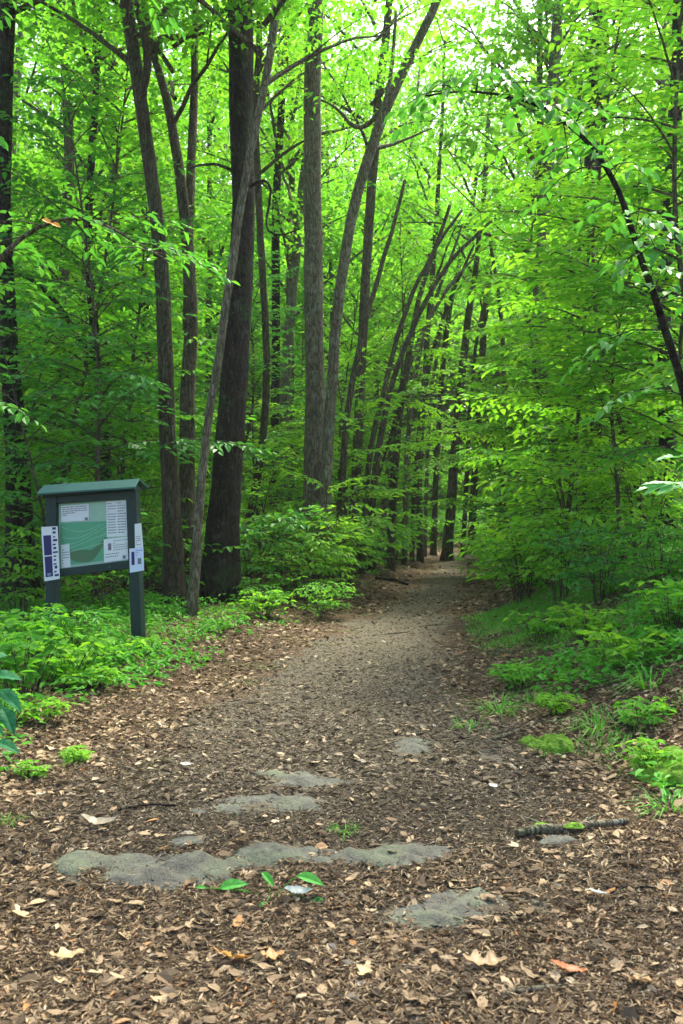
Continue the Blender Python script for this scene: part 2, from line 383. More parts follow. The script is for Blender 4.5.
# ------------------------------------------------------------------ leaf litter
def scatter_litter():
    a = Acc(); rng = np.random.default_rng(11)
    N = 620000
    D = 2.35 / (1 - rng.random(N) * (1 - (2.35 / 45) ** .75)) ** (1 / .75)
    x = rng.uniform(-.39, .39, N) * D; u = x - pc(D)
    off = (np.abs(u) - hw(D)) / .5 + rng.normal(0, .4, N) + 1.5 * fbm(x * .8, D * .8 + 8)
    side = (off > 0) | (rng.random(N) < .42 * sstep((5.6 - D) / 2.2))
    # the trodden middle carries less and finer litter
    keep = np.where(side, 1.0, np.clip(.9 - .04 * (D - 5), .42, .95)) > rng.random(N)
    for (rx, ry, rw, rd, rz, rh) in ROCKS:
        dx = x - rx; dy = D - ry; a1 = dx * math.cos(rz) + dy * math.sin(rz); b1 = -dx * math.sin(rz) + dy * math.cos(rz)
        q = (a1 / rw) ** 2 + (b1 / rd) ** 2
        keep &= ~((q < 1.0) & (rng.random(N) > .07 + .93 * np.clip((q - .2) / .35, 0, 1) * (fbm(x * 5, D * 5) > -.2)))
    x, D, side = x[keep], D[keep], side[keep]; n = len(x)
    big = rng.random(n) < np.where(side, .13, .04) * np.where(D < 5.5, .22, 1)
    Ln = np.where(big, rng.uniform(.04, .085, n), rng.uniform(.012, .05, n)) * np.where(side, np.clip(D / 9, 1, 2.0), np.clip(D / 12, 1, 1.5))
    Wd = Ln * np.where(big, rng.uniform(.35, .62, n), rng.uniform(.05, .22, n))
    az = rng.uniform(0, 2 * PI, n); tl = rng.normal(0, .12, n)
    ax = np.stack([np.cos(az) * np.cos(tl), np.sin(az) * np.cos(tl), np.sin(tl)], -1)
    nm = np.stack([rng.normal(0, .24, n), rng.normal(0, .24, n), np.ones(n)], -1)
    p = np.stack([x, D, H(x, D) + .003 + rng.random(n) * np.where(side, .018, .007) + np.maximum(-np.sin(tl), 0) * Ln], -1)
    fo = rng.uniform(-.15, .25, n)[:, None]
    for sd, mi in ((True, 0), (False, 1)):
        k = side == sd
        leaves(a, p[k], ax[k], nm[k], Ln[k], Wd[k], mi, fo[k], .25, rng)
    # larger lobed leaves, curled at their rims
    n = 2000; D = 2.4 / (1 - rng.random(n) * (1 - 2.4 / 13)); x = rng.uniform(-.38, .38, n) * D
    k = ((np.abs(x - pc(D)) > hw(D) - .3) | (rng.random(n) < np.where(D < 5, .32, .10)))
    for (rx, ry, rw, rd, rz, rh) in ROCKS: k &= ((x - rx) / rw) ** 2 + ((D - ry) / rd) ** 2 > .8
    x, D = x[k], D[k]; n = len(x); m = 14; th = np.arange(m) / m * 2 * PI
    L = rng.uniform(.02, .042, n)[:, None]; W = L * rng.uniform(.35, .6, (n, 1)); lob = rng.uniform(.1, .34, (n, 1))
    rr = 1 - lob * (.5 + .5 * np.cos(th * 7 + rng.uniform(0, 6, (n, 1)))) * (np.abs(np.sin(th)) > .2)
    lx = np.cos(th) * rr * L; ly = np.sin(th) * rr * W; cu = rng.uniform(-.35, .45, (n, 1)); cv = rng.uniform(-.2, .7, (n, 1))
    lz = cu * lx ** 2 / L + cv * ly ** 2 / L + rng.normal(0, .05, (n, m)) * L
    az = rng.uniform(0, 2 * PI, (n, 1)); t1 = rng.normal(0, .16, (n, 1)); t2 = rng.normal(0, .16, (n, 1))
    z0 = (H(x, D) + rng.uniform(.008, .026, n))[:, None]
    P3 = np.stack([x[:, None] + lx * np.cos(az) - ly * np.sin(az), D[:, None] + lx * np.sin(az) + ly * np.cos(az), z0 + lz + lx * t1 + ly * t2], -1)
    c3 = np.stack([x, D, z0[:, 0]], -1)[:, None]; v = np.concatenate([c3, P3], 1); b = np.arange(n)[:, None, None] * (m + 1)
    tri = np.stack([np.zeros(m, int), 1 + np.arange(m), 1 + (np.arange(m) + 1) % m], -1)[None] + b
    a.add(v.reshape(-1, 3), None, tri.reshape(-1, 3), 0)
    return a
la = scatter_litter()
lo = link('leaf_litter', la.mesh('leaf_litter', [LIT_SIDE, LIT_PATH]))
tag(lo, 'brown and tan dry leaf litter covering the path and its banks', 'leaf litter', kind='stuff')

# ------------------------------------------------------------------ foliage makers
def spray(acc, p0, az, L, tilt, droop, leafL, rng, lm=0, tm=1, flat=.22, dens=1.0, r0=.012):
    """a flat layered branch: main twig, side twigs in one plane, leaves along them"""
    n = max(4, int(L / .18)); t = np.linspace(0, 1, n)
    w = np.cumsum(rng.normal(0, .05, n)); A = az + w * .6
    d = np.stack([np.cos(A), np.sin(A), tilt - 2 * droop * t], -1); d = nrm(d)
    pts = p0 + np.vstack([[0, 0, 0], np.cumsum(d[:-1] * (L / (n - 1)), axis=0)])
    tube(acc, pts, np.linspace(r0, .003, n), 4, tm, cap=False)
    roll = rng.normal(0, .12)
    P0, AX, NM = [], [], []
    nt_ = max(3, int(L / .11 * dens)); sgn = 1
    for k in range(nt_ + 1):
        tt = .15 + .85 * k / nt_; sgn = -sgn
        b = np.array([np.interp(tt, t, pts[:, c]) for c in range(3)]); a0 = float(np.interp(tt, t, A))
        last = k == nt_
        ang = a0 + (0 if last else sgn * rng.uniform(.6, 1.05))
        l = (L * .42 * (1.12 - tt) + .10) * rng.uniform(.6, 1.15)
        dz = tilt * .5 - droop * tt * 1.1 + rng.normal(0, .08) + sgn * roll
        dd = nrm(np.array([math.cos(ang), math.sin(ang), dz]))
        m = max(2, int(l / (leafL * .52)))
        s = (np.arange(m) + .7) / m * l
        bp = b + dd * s[:, None] + np.array([0, 0, -1.]) * (s[:, None] ** 2) * .25
        if l > .25: tube(acc, np.array([b, bp[m // 2], bp[-1]]), [.004, .003, .002], 3, tm, cap=False)
        sg = np.where(np.arange(m) % 2, 1, -1); sg[-1] = 0
        la_ = ang + sg * rng.uniform(.5, 1.05, m)
        ax = np.stack([np.cos(la_), np.sin(la_), dz - .12 + rng.normal(0, .16, m)], -1)
        nm = np.stack([rng.normal(0, flat, m), rng.normal(0, flat, m), np.ones(m)], -1)
        P0.append(bp); AX.append(ax); NM.append(nm)
    p = np.concatenate(P0); k = len(p); Ls = leafL * rng.uniform(.65, 1.2, k)
    leaves(acc, p, np.concatenate(AX), np.concatenate(NM), Ls, Ls * rng.uniform(.46, .64, k), lm, .15, .2, rng)

def sapling_mesh(seed, height, radius, leafL=.09, first=.25, nspray=22, leafm=LEAF, barkm=BARK_MID, tr=.03, lean=.1, name='crown'):
    """returns (trunk mesh, crown mesh) of an upright understorey tree with layered sprays"""
    rng = np.random.default_rng(seed)
    top = np.array([rng.normal(0, lean) * height, rng.normal(0, lean) * height, height])
    mid = top * .5 + np.array([rng.normal(0, .06) * height, rng.normal(0, .06) * height, 0])
    pts = smooth_path([np.zeros(3) - [0, 0, .15], mid * .5, mid, top], 16, .01, rng)
    ta = Acc(); tube(ta, pts, np.linspace(tr, tr * .2, 16), 8, 0, .06, rng)
    ca = Acc(); az = rng.uniform(0, 6)
    for k in range(nspray):
        f = first + (1 - first) * (k + rng.random() * .6) / nspray
        f = min(f, 1); p0 = np.array([np.interp(f, np.linspace(0, 1, 16), pts[:, c]) for c in range(3)])
        az += 2.4 + rng.normal(0, .4)
        q = (f - first) / (1 - first)
        L = radius * (1 - .68 * q ** 1.5) * rng.uniform(.6, 1.15)
        spray(ca, p0, az, L, rng.uniform(.15, .55) + .5 * q, rng.uniform(.15, .5), leafL, rng, 0, 1, r0=max(.005, tr * .35))
    return ta.mesh('trunk', barkm, True), ca.mesh(name, [leafm, barkm])

def shrub_mesh(seed, height, radius, leafL=.075, nst=7, leafm=LEAF, per=4):
    rng = np.random.default_rng(seed); a = Acc()
    for k in range(nst):
        az = k / nst * 2 * PI + rng.normal(0, .3); r = radius * rng.uniform(.2, .75); hh = height * rng.uniform(.55, 1)
        end = np.array([math.cos(az) * r, math.sin(az) * r, hh])
        pts = smooth_path([np.array([math.cos(az), math.sin(az), 0]) * .06 - [0, 0, .08], end * [.35, .35, .55], end], 8, .006, rng)
        tube(a, pts, np.linspace(.009, .003, 8), 4, 1, cap=False)
        for j in range(per):
            f = .3 + .7 * (j + rng.random()) / per; f = min(f, 1)
            p0 = np.array([np.interp(f, np.linspace(0, 1, 8), pts[:, c]) for c in range(3)])
            spray(a, p0, az + rng.normal(0, 1.3), radius * rng.uniform(.35, .8), rng.uniform(0, .45), rng.uniform(.1, .4), leafL, rng, 0, 1, .25, r0=.004)
    return a.mesh('foliage', [leafm, BARK_MID])

def crown_mesh(seed, rad, hgt, ncl, per, leafL, leafm=LEAF_H, bark=BARK_MID, nb=9):
    """high crown: limbs that rise and spread, flattened leaf clusters round their ends"""
    rng = np.random.default_rng(seed); a = Acc(); ends = []
    for k in range(nb):
        az = k * 2.4 + rng.normal(0, .3); f = (k + .5) / nb
        z0 = hgt * .75 * f; L = rad * (1.05 - .6 * f) * rng.uniform(.75, 1.1)
        e = np.array([math.cos(az) * L, math.sin(az) * L, z0 + hgt * .22 * rng.uniform(.5, 1.4)])
        s = np.array([0, 0, z0]); m = (s + e) / 2 + [0, 0, .12 * L]
        pts = smooth_path([s, m, e], 9, .03, rng); tube(a, pts, np.linspace(.05, .012, 9) * rad / 3, 5, 1, .05, rng, cap=False)
        for q in range(3):
            b = pts[3 + q * 2]; aa = az + rng.uniform(.5, 1.2) * (1 if q % 2 else -1)
            e2 = b + np.array([math.cos(aa), math.sin(aa), rng.uniform(.1, .7)]) * L * rng.uniform(.25, .5)
            tube(a, np.array([b, (b + e2) / 2 + [0, 0, .05], e2]), np.array([.018, .012, .005]) * rad / 3, 4, 1, cap=False)
            ends += [e2, (b + e2) / 2]
        ends += [pts[-1], pts[-3], pts[-5]]
    ends = np.array(ends); c = ends[rng.integers(0, len(ends), ncl)] + rng.normal(0, 1, (ncl, 3)) * [rad * .13, rad * .13, hgt * .06]
    n = ncl * per; cc = np.repeat(c, per, 0)
    tiltc = np.repeat(rng.normal(0, .25, (ncl, 2)), per, 0)
    off = rng.normal(0, 1, (n, 3)) * [rad * .085, rad * .085, rad * .022]
    off[:, 2] += off[:, 0] * tiltc[:, 0] + off[:, 1] * tiltc[:, 1] - .25 * (off[:, 0] ** 2 + off[:, 1] ** 2) / (rad * .15)
    az = np.arctan2(off[:, 1], off[:, 0]) + rng.normal(0, .8, n)
    ax = np.stack([np.cos(az), np.sin(az), rng.normal(-.2, .3, n)], -1)
    nm = np.stack([rng.normal(0, .38, n), rng.normal(0, .38, n), np.ones(n)], -1)
    Ls = leafL * rng.uniform(.6, 1.25, n)
    leaves(a, cc + off, ax, nm, Ls, Ls * rng.uniform(.45, .62, n), 0, .15, .2, rng)
    return a.mesh('crown', [leafm, bark])

HIGH = [crown_mesh(100 + k, 3.2, 6.5, 105, 38, .14, [LEAF_H, LEAF_H, LEAF, LEAF_Y][k]) for k in range(4)]
FAR = [crown_mesh(150 + k, 3.0, 8.5, 135, 24, .19, [LEAF_H, LEAF_Y, LEAF][k], nb=12) for k in range(3)]

def extend(pts, rad, top, lean=None):
    """carry a trunk on above the frame to its full height, along its own heading"""
    pts = [np.array(p, float) for p in pts]; rad = list(rad)
    d = nrm(pts[-1] - pts[-2]); d = nrm(d * .6 + np.array([0, 0, .5]))
    while pts[-1][2] < top:
        pts.append(pts[-1] + d * 2.0); rad.append(rad[-1] * .82); d = nrm(d + [0, 0, .12])
    return pts, rad

def tree(spec, D, label, bark='m', top=17, crown=0, cs=1.0, group='tall trees along the path', cat='tree', name='forest_tree', limbs=(), flare=.5, cz=.55, drift=0.0):
    """spec: list of (px, py, width px) from foot to head at distance D"""
    X0, Y0, Z0 = G(spec[0][0], D); base = np.array([X0, Y0, Z0])
    root = empty(name, base, label, cat, group)
    pts, rad = [np.array([0, 0, -.12])], [spec[0][2] / 2 / F * D]
    for (px, py, w) in spec[1:]:
        q = P(px, py, D + drift * (spec[0][1] - py) / 500)
        pts.append(q - base); rad.append(w / 2 / F * D)
    if top: pts, rad = extend(pts, rad, top)
    n = 44 if top else 30
    pr = smooth_path(np.hstack([np.array(pts), np.array(rad)[:, None]]), n, .008)
    a = Acc(); tube(a, pr[:, :3], pr[:, 3], 14, 0, .045, R, flare=flare)
    link('trunk', a.mesh('trunk', BARKS[bark], True), root)
    for lm in limbs:
        lp = [P(px, py, D + dd) - base for (px, py, w, dd) in lm]; lr = [w / 2 / F * D for (px, py, w, dd) in lm]
        pl = smooth_path(np.hstack([np.array(lp), np.array(lr)[:, None]]), 18, .006)
        a = Acc(); tube(a, pl[:, :3], pl[:, 3], 8, 0, .06); link('limb', a.mesh('limb', BARKS[bark], True), root)
    if crown is not None and top:
        k = int(np.argmin(abs(pr[:, 2] - top * cz)))
        link('crown', HIGH[crown % len(HIGH)], root, pr[k, :3], (0, 0, R.uniform(0, 6.3)), cs)
    return root

# ------------------------------------------------------------------ the trees one can tell apart
tree([(22, 592, 34), (20, 500, 26), (13, 400, 21), (9, 300, 19), (6, 200, 19), (8, 100, 18), (12, 0, 17)], 15.5,
     'dark trunk at the left border, behind the notice board', 'd', 16, 0, 1.0)
tree([(176, 606, 26), (172, 540, 20), (168, 430, 17), (167, 340, 16), (158, 240, 15), (146, 150, 14), (134, 70, 14), (120, -20, 13)], 15,
     'slender brown trunk leaning left, just right of the notice board', 'b', 14, 1, .9,
     limbs=[[(141, 112, 9, 0), (150, 60, 8, -.2), (137, 10, 6, -.4)]])
tree([(186, 600, 19), (186, 520, 17), (188, 400, 15), (190, 300, 14), (180, 180, 11), (168, 110, 9), (150, 50, 8), (140, -20, 7)], 16.5,
     'brown trunk with a crooked horizontal limb, left of the pale thin one', 'm', 14, 2, .8,
     limbs=[[(153, 55, 7, 0), (160, 37, 7, -.1), (182, 38, 6, -.2), (205, 33, 3, -.4)], [(188, 330, 9, 0), (190, 200, 9, .4), (195, 100, 8, .8), (196, 0, 6, 1.2)]])
tree([(192, 612, 13), (199, 520, 9), (210, 420, 8.5), (226, 320, 8.5), (240, 220, 8.5), (256, 140, 8), (272, 70, 8), (282, -20, 9)], 14,
     'thin pale grey trunk leaning right across the big dark trunk', 'g', 13, 1, .8, flare=.2)
tree([(217, 592, 40), (222, 520, 33), (231, 420, 29), (240, 300, 26), (243, 200, 24), (238, 140, 24), (240, 60, 26), (238, -20, 24)], 15.7,
     'thickest trunk, nearly black, standing left of the path', 'd', 19, 0, 1.25, flare=.5,
     limbs=[[(246, 190, 3.6, 0), (262, 179, 3.2, -.3), (273, 184, 2.8, -.4), (270, 207, 2.6, -.4), (265, 229, 2.3, -.5), (278, 237, 2, -.6), (300, 229, 1.2, -.8)], [(236, 172, 3.4, 0), (215, 162, 3, -.4), (190, 168, 1.6, -.8)]])
tree([(314, 568, 25), (315, 480, 22), (316, 380, 20), (314, 250, 19), (313, 120, 18), (318, -20, 16)], 18.8,
     'straight pale grey trunk rising behind the bushes left of the path', 'g', 20, 2, .85)
tree([(322, 560, 13), (330, 420, 11), (338, 300, 10.5), (350, 215, 10.5), (368, 150, 10.5), (388, 100, 10), (410, 50, 9), (444, -20, 8)], 18.3,
     'grey trunk leaning strongly right towards the patch of open sky', 'g', 18, None, 1.0,
     limbs=[[(385, 105, 5, 0), (360, 135, 5, .3), (335, 105, 3, .5), (320, 100, 2, .6)], [(376, 132, 5, 0), (392, 70, 4, .3), (396, 10, 3, .6)], [(366, 152, 5, 0), (400, 142, 3, .2), (432, 128, 1.5, .3)]])
tree([(352, 556, 12), (360, 420, 10), (366, 300, 10), (372, 200, 10), (378, 110, 9), (390, 0, 8)], 24,
     'thin brown trunk directly behind the strongly leaning grey trunk', 'm', 17, 1, .9)
tree([(372, 556, 8), (372, 480, 7), (392, 380, 5.5), (420, 310, 4.8), (448, 262, 4), (470, 240, 3.5), (492, 220, 2.5)], 23,
     'brown trunk arching right over the path, lowest bowed one', 'm', None, None)
tree([(390, 556, 9), (394, 470, 8), (404, 380, 6.5), (418, 300, 5), (438, 240, 4), (450, 205, 3)], 25,
     'brown bowed trunk second from the path on the left side', 'm', None, None)
for pp, D_, lb, bk in [
    ([(360, 558, 7), (366, 470, 6), (384, 380, 5), (408, 300, 4.5), (436, 245, 3.5), (462, 210, 2.5)], 21.5, 'slim bowed stem just right of the strongly leaning grey trunk', 'm'),
    ([(381, 556, 6), (386, 480, 5.5), (398, 400, 5), (422, 330, 4), (452, 280, 3), (474, 258, 2)], 26, 'thin bowed stem crossing the two brown bowed trunks', 'g'),
    ([(404, 554, 6), (406, 470, 5.5), (412, 390, 5), (428, 320, 4), (450, 262, 3), (462, 225, 2)], 28, 'thin grey stem leaning right, third from the path', 'g'),
    ([(412, 553, 5), (416, 450, 4.5), (428, 370, 4), (448, 300, 3.2), (474, 245, 2.5)], 30, 'thin brown stem leaning right, second from the path', 'b'),
    ([(343, 560, 8), (342, 470, 7), (350, 380, 6), (372, 290, 5), (392, 230, 4), (405, 180, 3)], 20.5, 'forked slim stem between the leaning grey trunk and the bowed trunks', 'm'),
    ([(462, 552, 5), (468, 470, 4.5), (471, 400, 4), (478, 330, 3.2), (492, 270, 2.5)], 35, 'thin stem standing between the two upright trunks at the path end', 'm'),
    ([(500, 552, 7), (503, 450, 6), (506, 380, 5), (500, 300, 4), (490, 240, 3)], 30, 'slim stem just right of the path end leaning left', 'm'),
    ([(425, 553, 4.5), (428, 480, 4), (431, 400, 4), (440, 330, 3), (455, 280, 2)], 34, 'thinnest stem left of the upright brown trunk at the path end', 'g')]:
    tree(pp, D_, lb, bk, None, None, flare=.2, group='slim bowed stems left of the path end')
tree([(447, 556, 11), (454, 480, 9.5), (462, 380, 8), (470, 310, 7), (478, 260, 5), (486, 180, 5)], 33,
     'brown upright trunk where the path disappears, thickest there', 'm', 16, 0, .9)
tree([(470, 548, 8), (476, 460, 7), (481, 380, 6), (484, 300, 7), (500, 200, 5)], 38,
     'thin brown trunk just right of the path end', 'm', 15, 2, .9)
tree([(420, 552, 7), (419, 470, 6.5), (424, 400, 5.5), (430, 330, 6), (438, 230, 5)], 31,
     'thin grey trunk seen left of the dark upright trunk at the path end', 'm', 15, 1, .9)
tree([(433, 552, 6), (436, 470, 5.5), (441, 380, 5), (449, 300, 5), (470, 220, 4)], 36,
     'slim brown trunk close against the left of the path end', 'm', 14, 2, .8)
tree([(276, 545, 11), (275, 450, 9), (276, 350, 8), (274, 240, 8), (280, 120, 7), (290, 0, 6)], 27,
     'slim dark trunk between the thickest trunk and the straight grey trunk', 'd', 17, 3, .9)
tree([(293, 540, 8), (291, 400, 7), (289, 280, 7), (292, 150, 6), (290, 0, 6)], 31,
     'very thin trunk just left of the straight pale grey trunk', 'm', 17, 0, .9)
tree([(668, 575, 18), (667, 480, 16), (665, 420, 15), (664, 380, 14), (668, 250, 13), (675, 120, 14), (679, 0, 13)], 17,
     'dark trunk at the right border behind the arching sapling', 'd', 16, 0, 1.0)
tree([(540, 560, 17), (540, 470, 15), (538, 380, 14), (536, 320, 13), (545, 200, 12), (556, 60, 11), (560, 0, 10)], 24,
     'grey trunk half hidden in leaves right of the path', 'g', 18, 1, .7)
tree([(598, 560, 16), (595, 470, 14), (590, 400, 13), (585, 300, 12), (590, 150, 11), (600, 0, 10)], 26,
     'dark trunk deep in the thicket between the grey trunk and the right border', 'd', 18, 2, 1.1)
tree([(658, 560, 15), (655, 400, 14), (656, 250, 13), (664, 120, 13), (668, 0, 12)], 30,
     'grey trunk rising beside the dark one at the upper right corner', 'g', 20, 3, 1.2)
tree([(100, 570, 12), (104, 480, 11), (98, 400, 10), (90, 320, 9), (84, 250, 8), (90, 150, 7), (100, 0, 6)], 19,
     'slim trunk directly above the notice board', 'd', 16, 1, .9, limbs=[[(94, 365, 6, 0), (70, 320, 5, -.4), (40, 283, 4, -.8), (8, 268, 3, -1.1)]])
tree([(60, 570, 14), (55, 450, 12), (62, 300, 11), (72, 150, 10), (60, 0, 9)], 24,
     'grey-brown trunk behind the notice board, left of the slim one', 'm', 18, 2, 1.0)
tree([(120, 570, 16), (118, 450, 13), (112, 300, 12), (118, 180, 12), (112, 60, 11), (104, 0, 10)], 27,
     'leaning grey trunk seen between the slim trunk and the brown pair', 'g', 19, 0, 1.1)
tree([(238, 560, 9), (262, 470, 8), (270, 380, 7), (262, 250, 7), (256, 120, 7), (262, 0, 6)], 21,
     'thin crooked trunk right behind the thickest trunk', 'b', 15, 3, .8)

# canopy trees added just outside the picture so their crowns shade the path
def shade_tree(x, y, h, s, label, k):
    base = (x, y, Hs(x, y)); root = empty('forest_tree', base, label, 'tree', 'added shade trees at the sides')
    pr = smooth_path([[0, 0, -.2], [.1 * -np.sign(x), 0, h * .5], [-.6 * np.sign(x), .2, h]], 24, .01); a = Acc()
    tube(a, pr, np.linspace(.2, .09, 24), 12, 0, .05, flare=.4); link('trunk', a.mesh('trunk', BARK_MID, True), root)
    link('crown', HIGH[k], root, tuple(pr[16]), (0, 0, k * 1.7), s)
shade_tree(4.6, 9.3, 12.5, 1.25, 'tall unseen tree added beyond the right border to shade the foreground', 0)
shade_tree(-4.9, 9.6, 13, 1.2, 'tall unseen tree added beyond the left border to shade the foreground', 1)
shade_tree(3.6, 5.0, 11.5, 1.15, 'unseen tree added for shade near the camera, outside the right border', 2)
shade_tree(-3.4, 5.2, 12, 1.1, 'unseen tree added for shade near the camera, outside the left border', 3)

# ------------------------------------------------------------------ forest behind: trees in rows beyond the ones above
def clear(x, y, m=0.0):
    return abs(x - float(pc(y))) > float(hw(y)) + m
def trunk_mesh(seed, hgt, r, bark):
    rng = np.random.default_rng(seed); n = 16
    pts = smooth_path([[0, 0, -.3], [rng.normal(0, .2), rng.normal(0, .2), hgt * .35], [rng.normal(0, .6), rng.normal(0, .6), hgt]], n, .02, rng)
    a = Acc(); tube(a, pts, np.linspace(r, r * .35, n), 9, 0, .05, rng, flare=.3)
    for k in range(3):
        b = pts[int(n * (.4 + .15 * k))]; az = rng.uniform(0, 6.3)
        e = b + np.array([math.cos(az), math.sin(az), .8]) * rng.uniform(1.2, 2.4)
        tube(a, smooth_path([b, (b + e) / 2 + [0, 0, -.15], e], 8, .01, rng), np.linspace(r * .3, r * .08, 8), 6, 0, .04, rng)
    return a.mesh('trunk', BARKS[bark], True), pts[int(n * .45)]
TR = [trunk_mesh(300 + k, 16 + k % 3, [.16, .11, .2, .09, .13][k % 5], 'dmgmb'[k % 5]) for k in range(5)]
rngT = np.random.default_rng(21)
def far_tree(x, y, label, group, s=1.0):
    k = int(rngT.integers(0, 5)); tm, at = TR[k]; sc = s * rngT.uniform(.85, 1.2); rz = rngT.uniform(0, 6.3)
    root = empty('forest_tree', (x, y, Hs(x, y)), label, 'tree', group, rz, sc)
    link('trunk', tm, root)
    c = FAR[int(rngT.integers(0, len(FAR)))]
    link('crown', c, root, (at[0], at[1], at[2] - rngT.uniform(1.5, 3.0)), (0, 0, rngT.uniform(0, 6.3)), rngT.uniform(.9, 1.25))
    return root
LOOK = {}
ZONES = [(20, 'at the left border'), (62, 'between left border trunk and notice board'), (150, 'above the notice board'), (212, 'behind the brown trunks'),
         (300, 'around the thickest trunk'), (345, 'around the straight pale trunk'), (440, 'among the bowed trunks'), (500, 'around the path end'),
         (560, 'just right of the path'), (630, 'in the middle right thicket'), (9999, 'towards the right border')]
ORD = ['nearest', 'second nearest', 'third nearest', 'fourth nearest', 'fifth nearest', 'sixth nearest', 'seventh nearest', 'eighth nearest', 'ninth nearest', 'tenth nearest'] + ['%d nearest' % k for k in range(11, 40)]
def zone_labels(obs, noun):
    by = {}
    for o in obs:
        px = CX + F * o.location.x / o.location.y; kz = next(i for i, (lim, t) in enumerate(ZONES) if px < lim); lo = ZONES[kz - 1][0] if kz else -40; hi = min(ZONES[kz][0], 720); z = ZONES[kz][1] + (', left half' if px < (lo + hi) / 2 else ', right half'); by.setdefault(z, []).append(o)
    for z, l in by.items():
        seen = {}
        l.sort(key=lambda o: o.location.y)
        for k, o in enumerate(l):
            ch = o.children[-1] if o.children else o; look = LOOK.get(ch.data.name, '')
            key = (look,); seen[key] = seen.get(key, 0) + 1
            more = ['', 'another ', 'a third ', 'a fourth ', 'one more ', 'yet another '][min(seen[key] - 1, 5)]
            o['label'] = f'{more}{look} {noun} {z}, {ORD[k]}'
placed = []
def spot(rng, d0, d1, cone, gap, margin, sidefn=None):
    for _ in range(200):
        D = math.sqrt(rng.uniform(d0 * d0, d1 * d1)); x = rng.uniform(-cone, cone) * D
        if not clear(x, D, margin): continue
        if sidefn and not sidefn(x, D): continue
        if all((x - a) ** 2 + (D - b) ** 2 > gap * gap for a, b in placed):
            placed.append((x, D)); return x, D
    return None
def skygap(x, D):   # the hole in the canopy above the path
    px = CX + F * x / D; return not (435 < px < 512 and D > 26)
MIDT = []; FART = []
for _ in range(40):
    s = spot(rngT, 26, 48, .38, 1.9, 1.6, lambda x, D: skygap(x, D) and not (390 < CX + F * x / D < 440))
    if not s: continue
    side = 'left' if s[0] < pc(s[1]) else 'right'
    MIDT.append(None); MIDT[-1] = far_tree(s[0], s[1], f'tall slim forest tree in the thick of the wood {side} of the path, midway back', f'midway trees {side} of the path')
for _ in range(90):
    s = spot(rngT, 48, 78, .38, 2.4, 1.0, lambda x, D: skygap(x, D))
    if not s: continue
    side = 'left' if s[0] < 5 else 'right'
    FART.append(None); FART[-1] = far_tree(s[0], s[1], f'distant forest tree closing the view at the back {side} side of the wood', f'distant trees at the back {side}', 1.25)

for k, t_ in enumerate(('airy', 'yellow-green', 'dense')): LOOK[FAR[k].name] = t_
zone_labels(MIDT, 'middle-row tree'); zone_labels(FART, 'back-row tree')

# ------------------------------------------------------------------ understorey saplings
SAP = [sapling_mesh(400 + k, [4.2, 5.5, 3.4, 6.5, 5.0, 3.8][k], [1.7, 2.0, 1.5, 2.2, 1.8, 1.6][k], [.13, .135, .125, .14, .13, .12][k],
                    .22, [24, 30, 22, 34, 28, 24][k], [LEAF, LEAF, LEAF_Y, LEAF, LEAF_Y, LEAF_D][k], BARK_MID, [.03, .04, .025, .05, .035, .028][k]) for k in range(6)]
def sapling(k, px, D, label, s=1.0, rz=None, group='understorey saplings', name='sapling', z=0):
    x, y, zz = G(px, D)
    root = empty(name, (x, y, zz + z), label, 'sapling', group, rngT.uniform(0, 6.3) if rz is None else rz, s)
    link('trunk', SAP[k][0], root); link('crown', SAP[k][1], root); return root
SAP += [sapling_mesh(420, 8.2, 2.5, .14, .22, 40, LEAF_D, BARK_MID, .045), sapling_mesh(421, 8.6, 2.6, .145, .2, 44, LEAF, BARK_MID, .05),
        sapling_mesh(422, 7.8, 2.3, .135, .25, 40, LEAF_Y, BARK_MID, .045)]
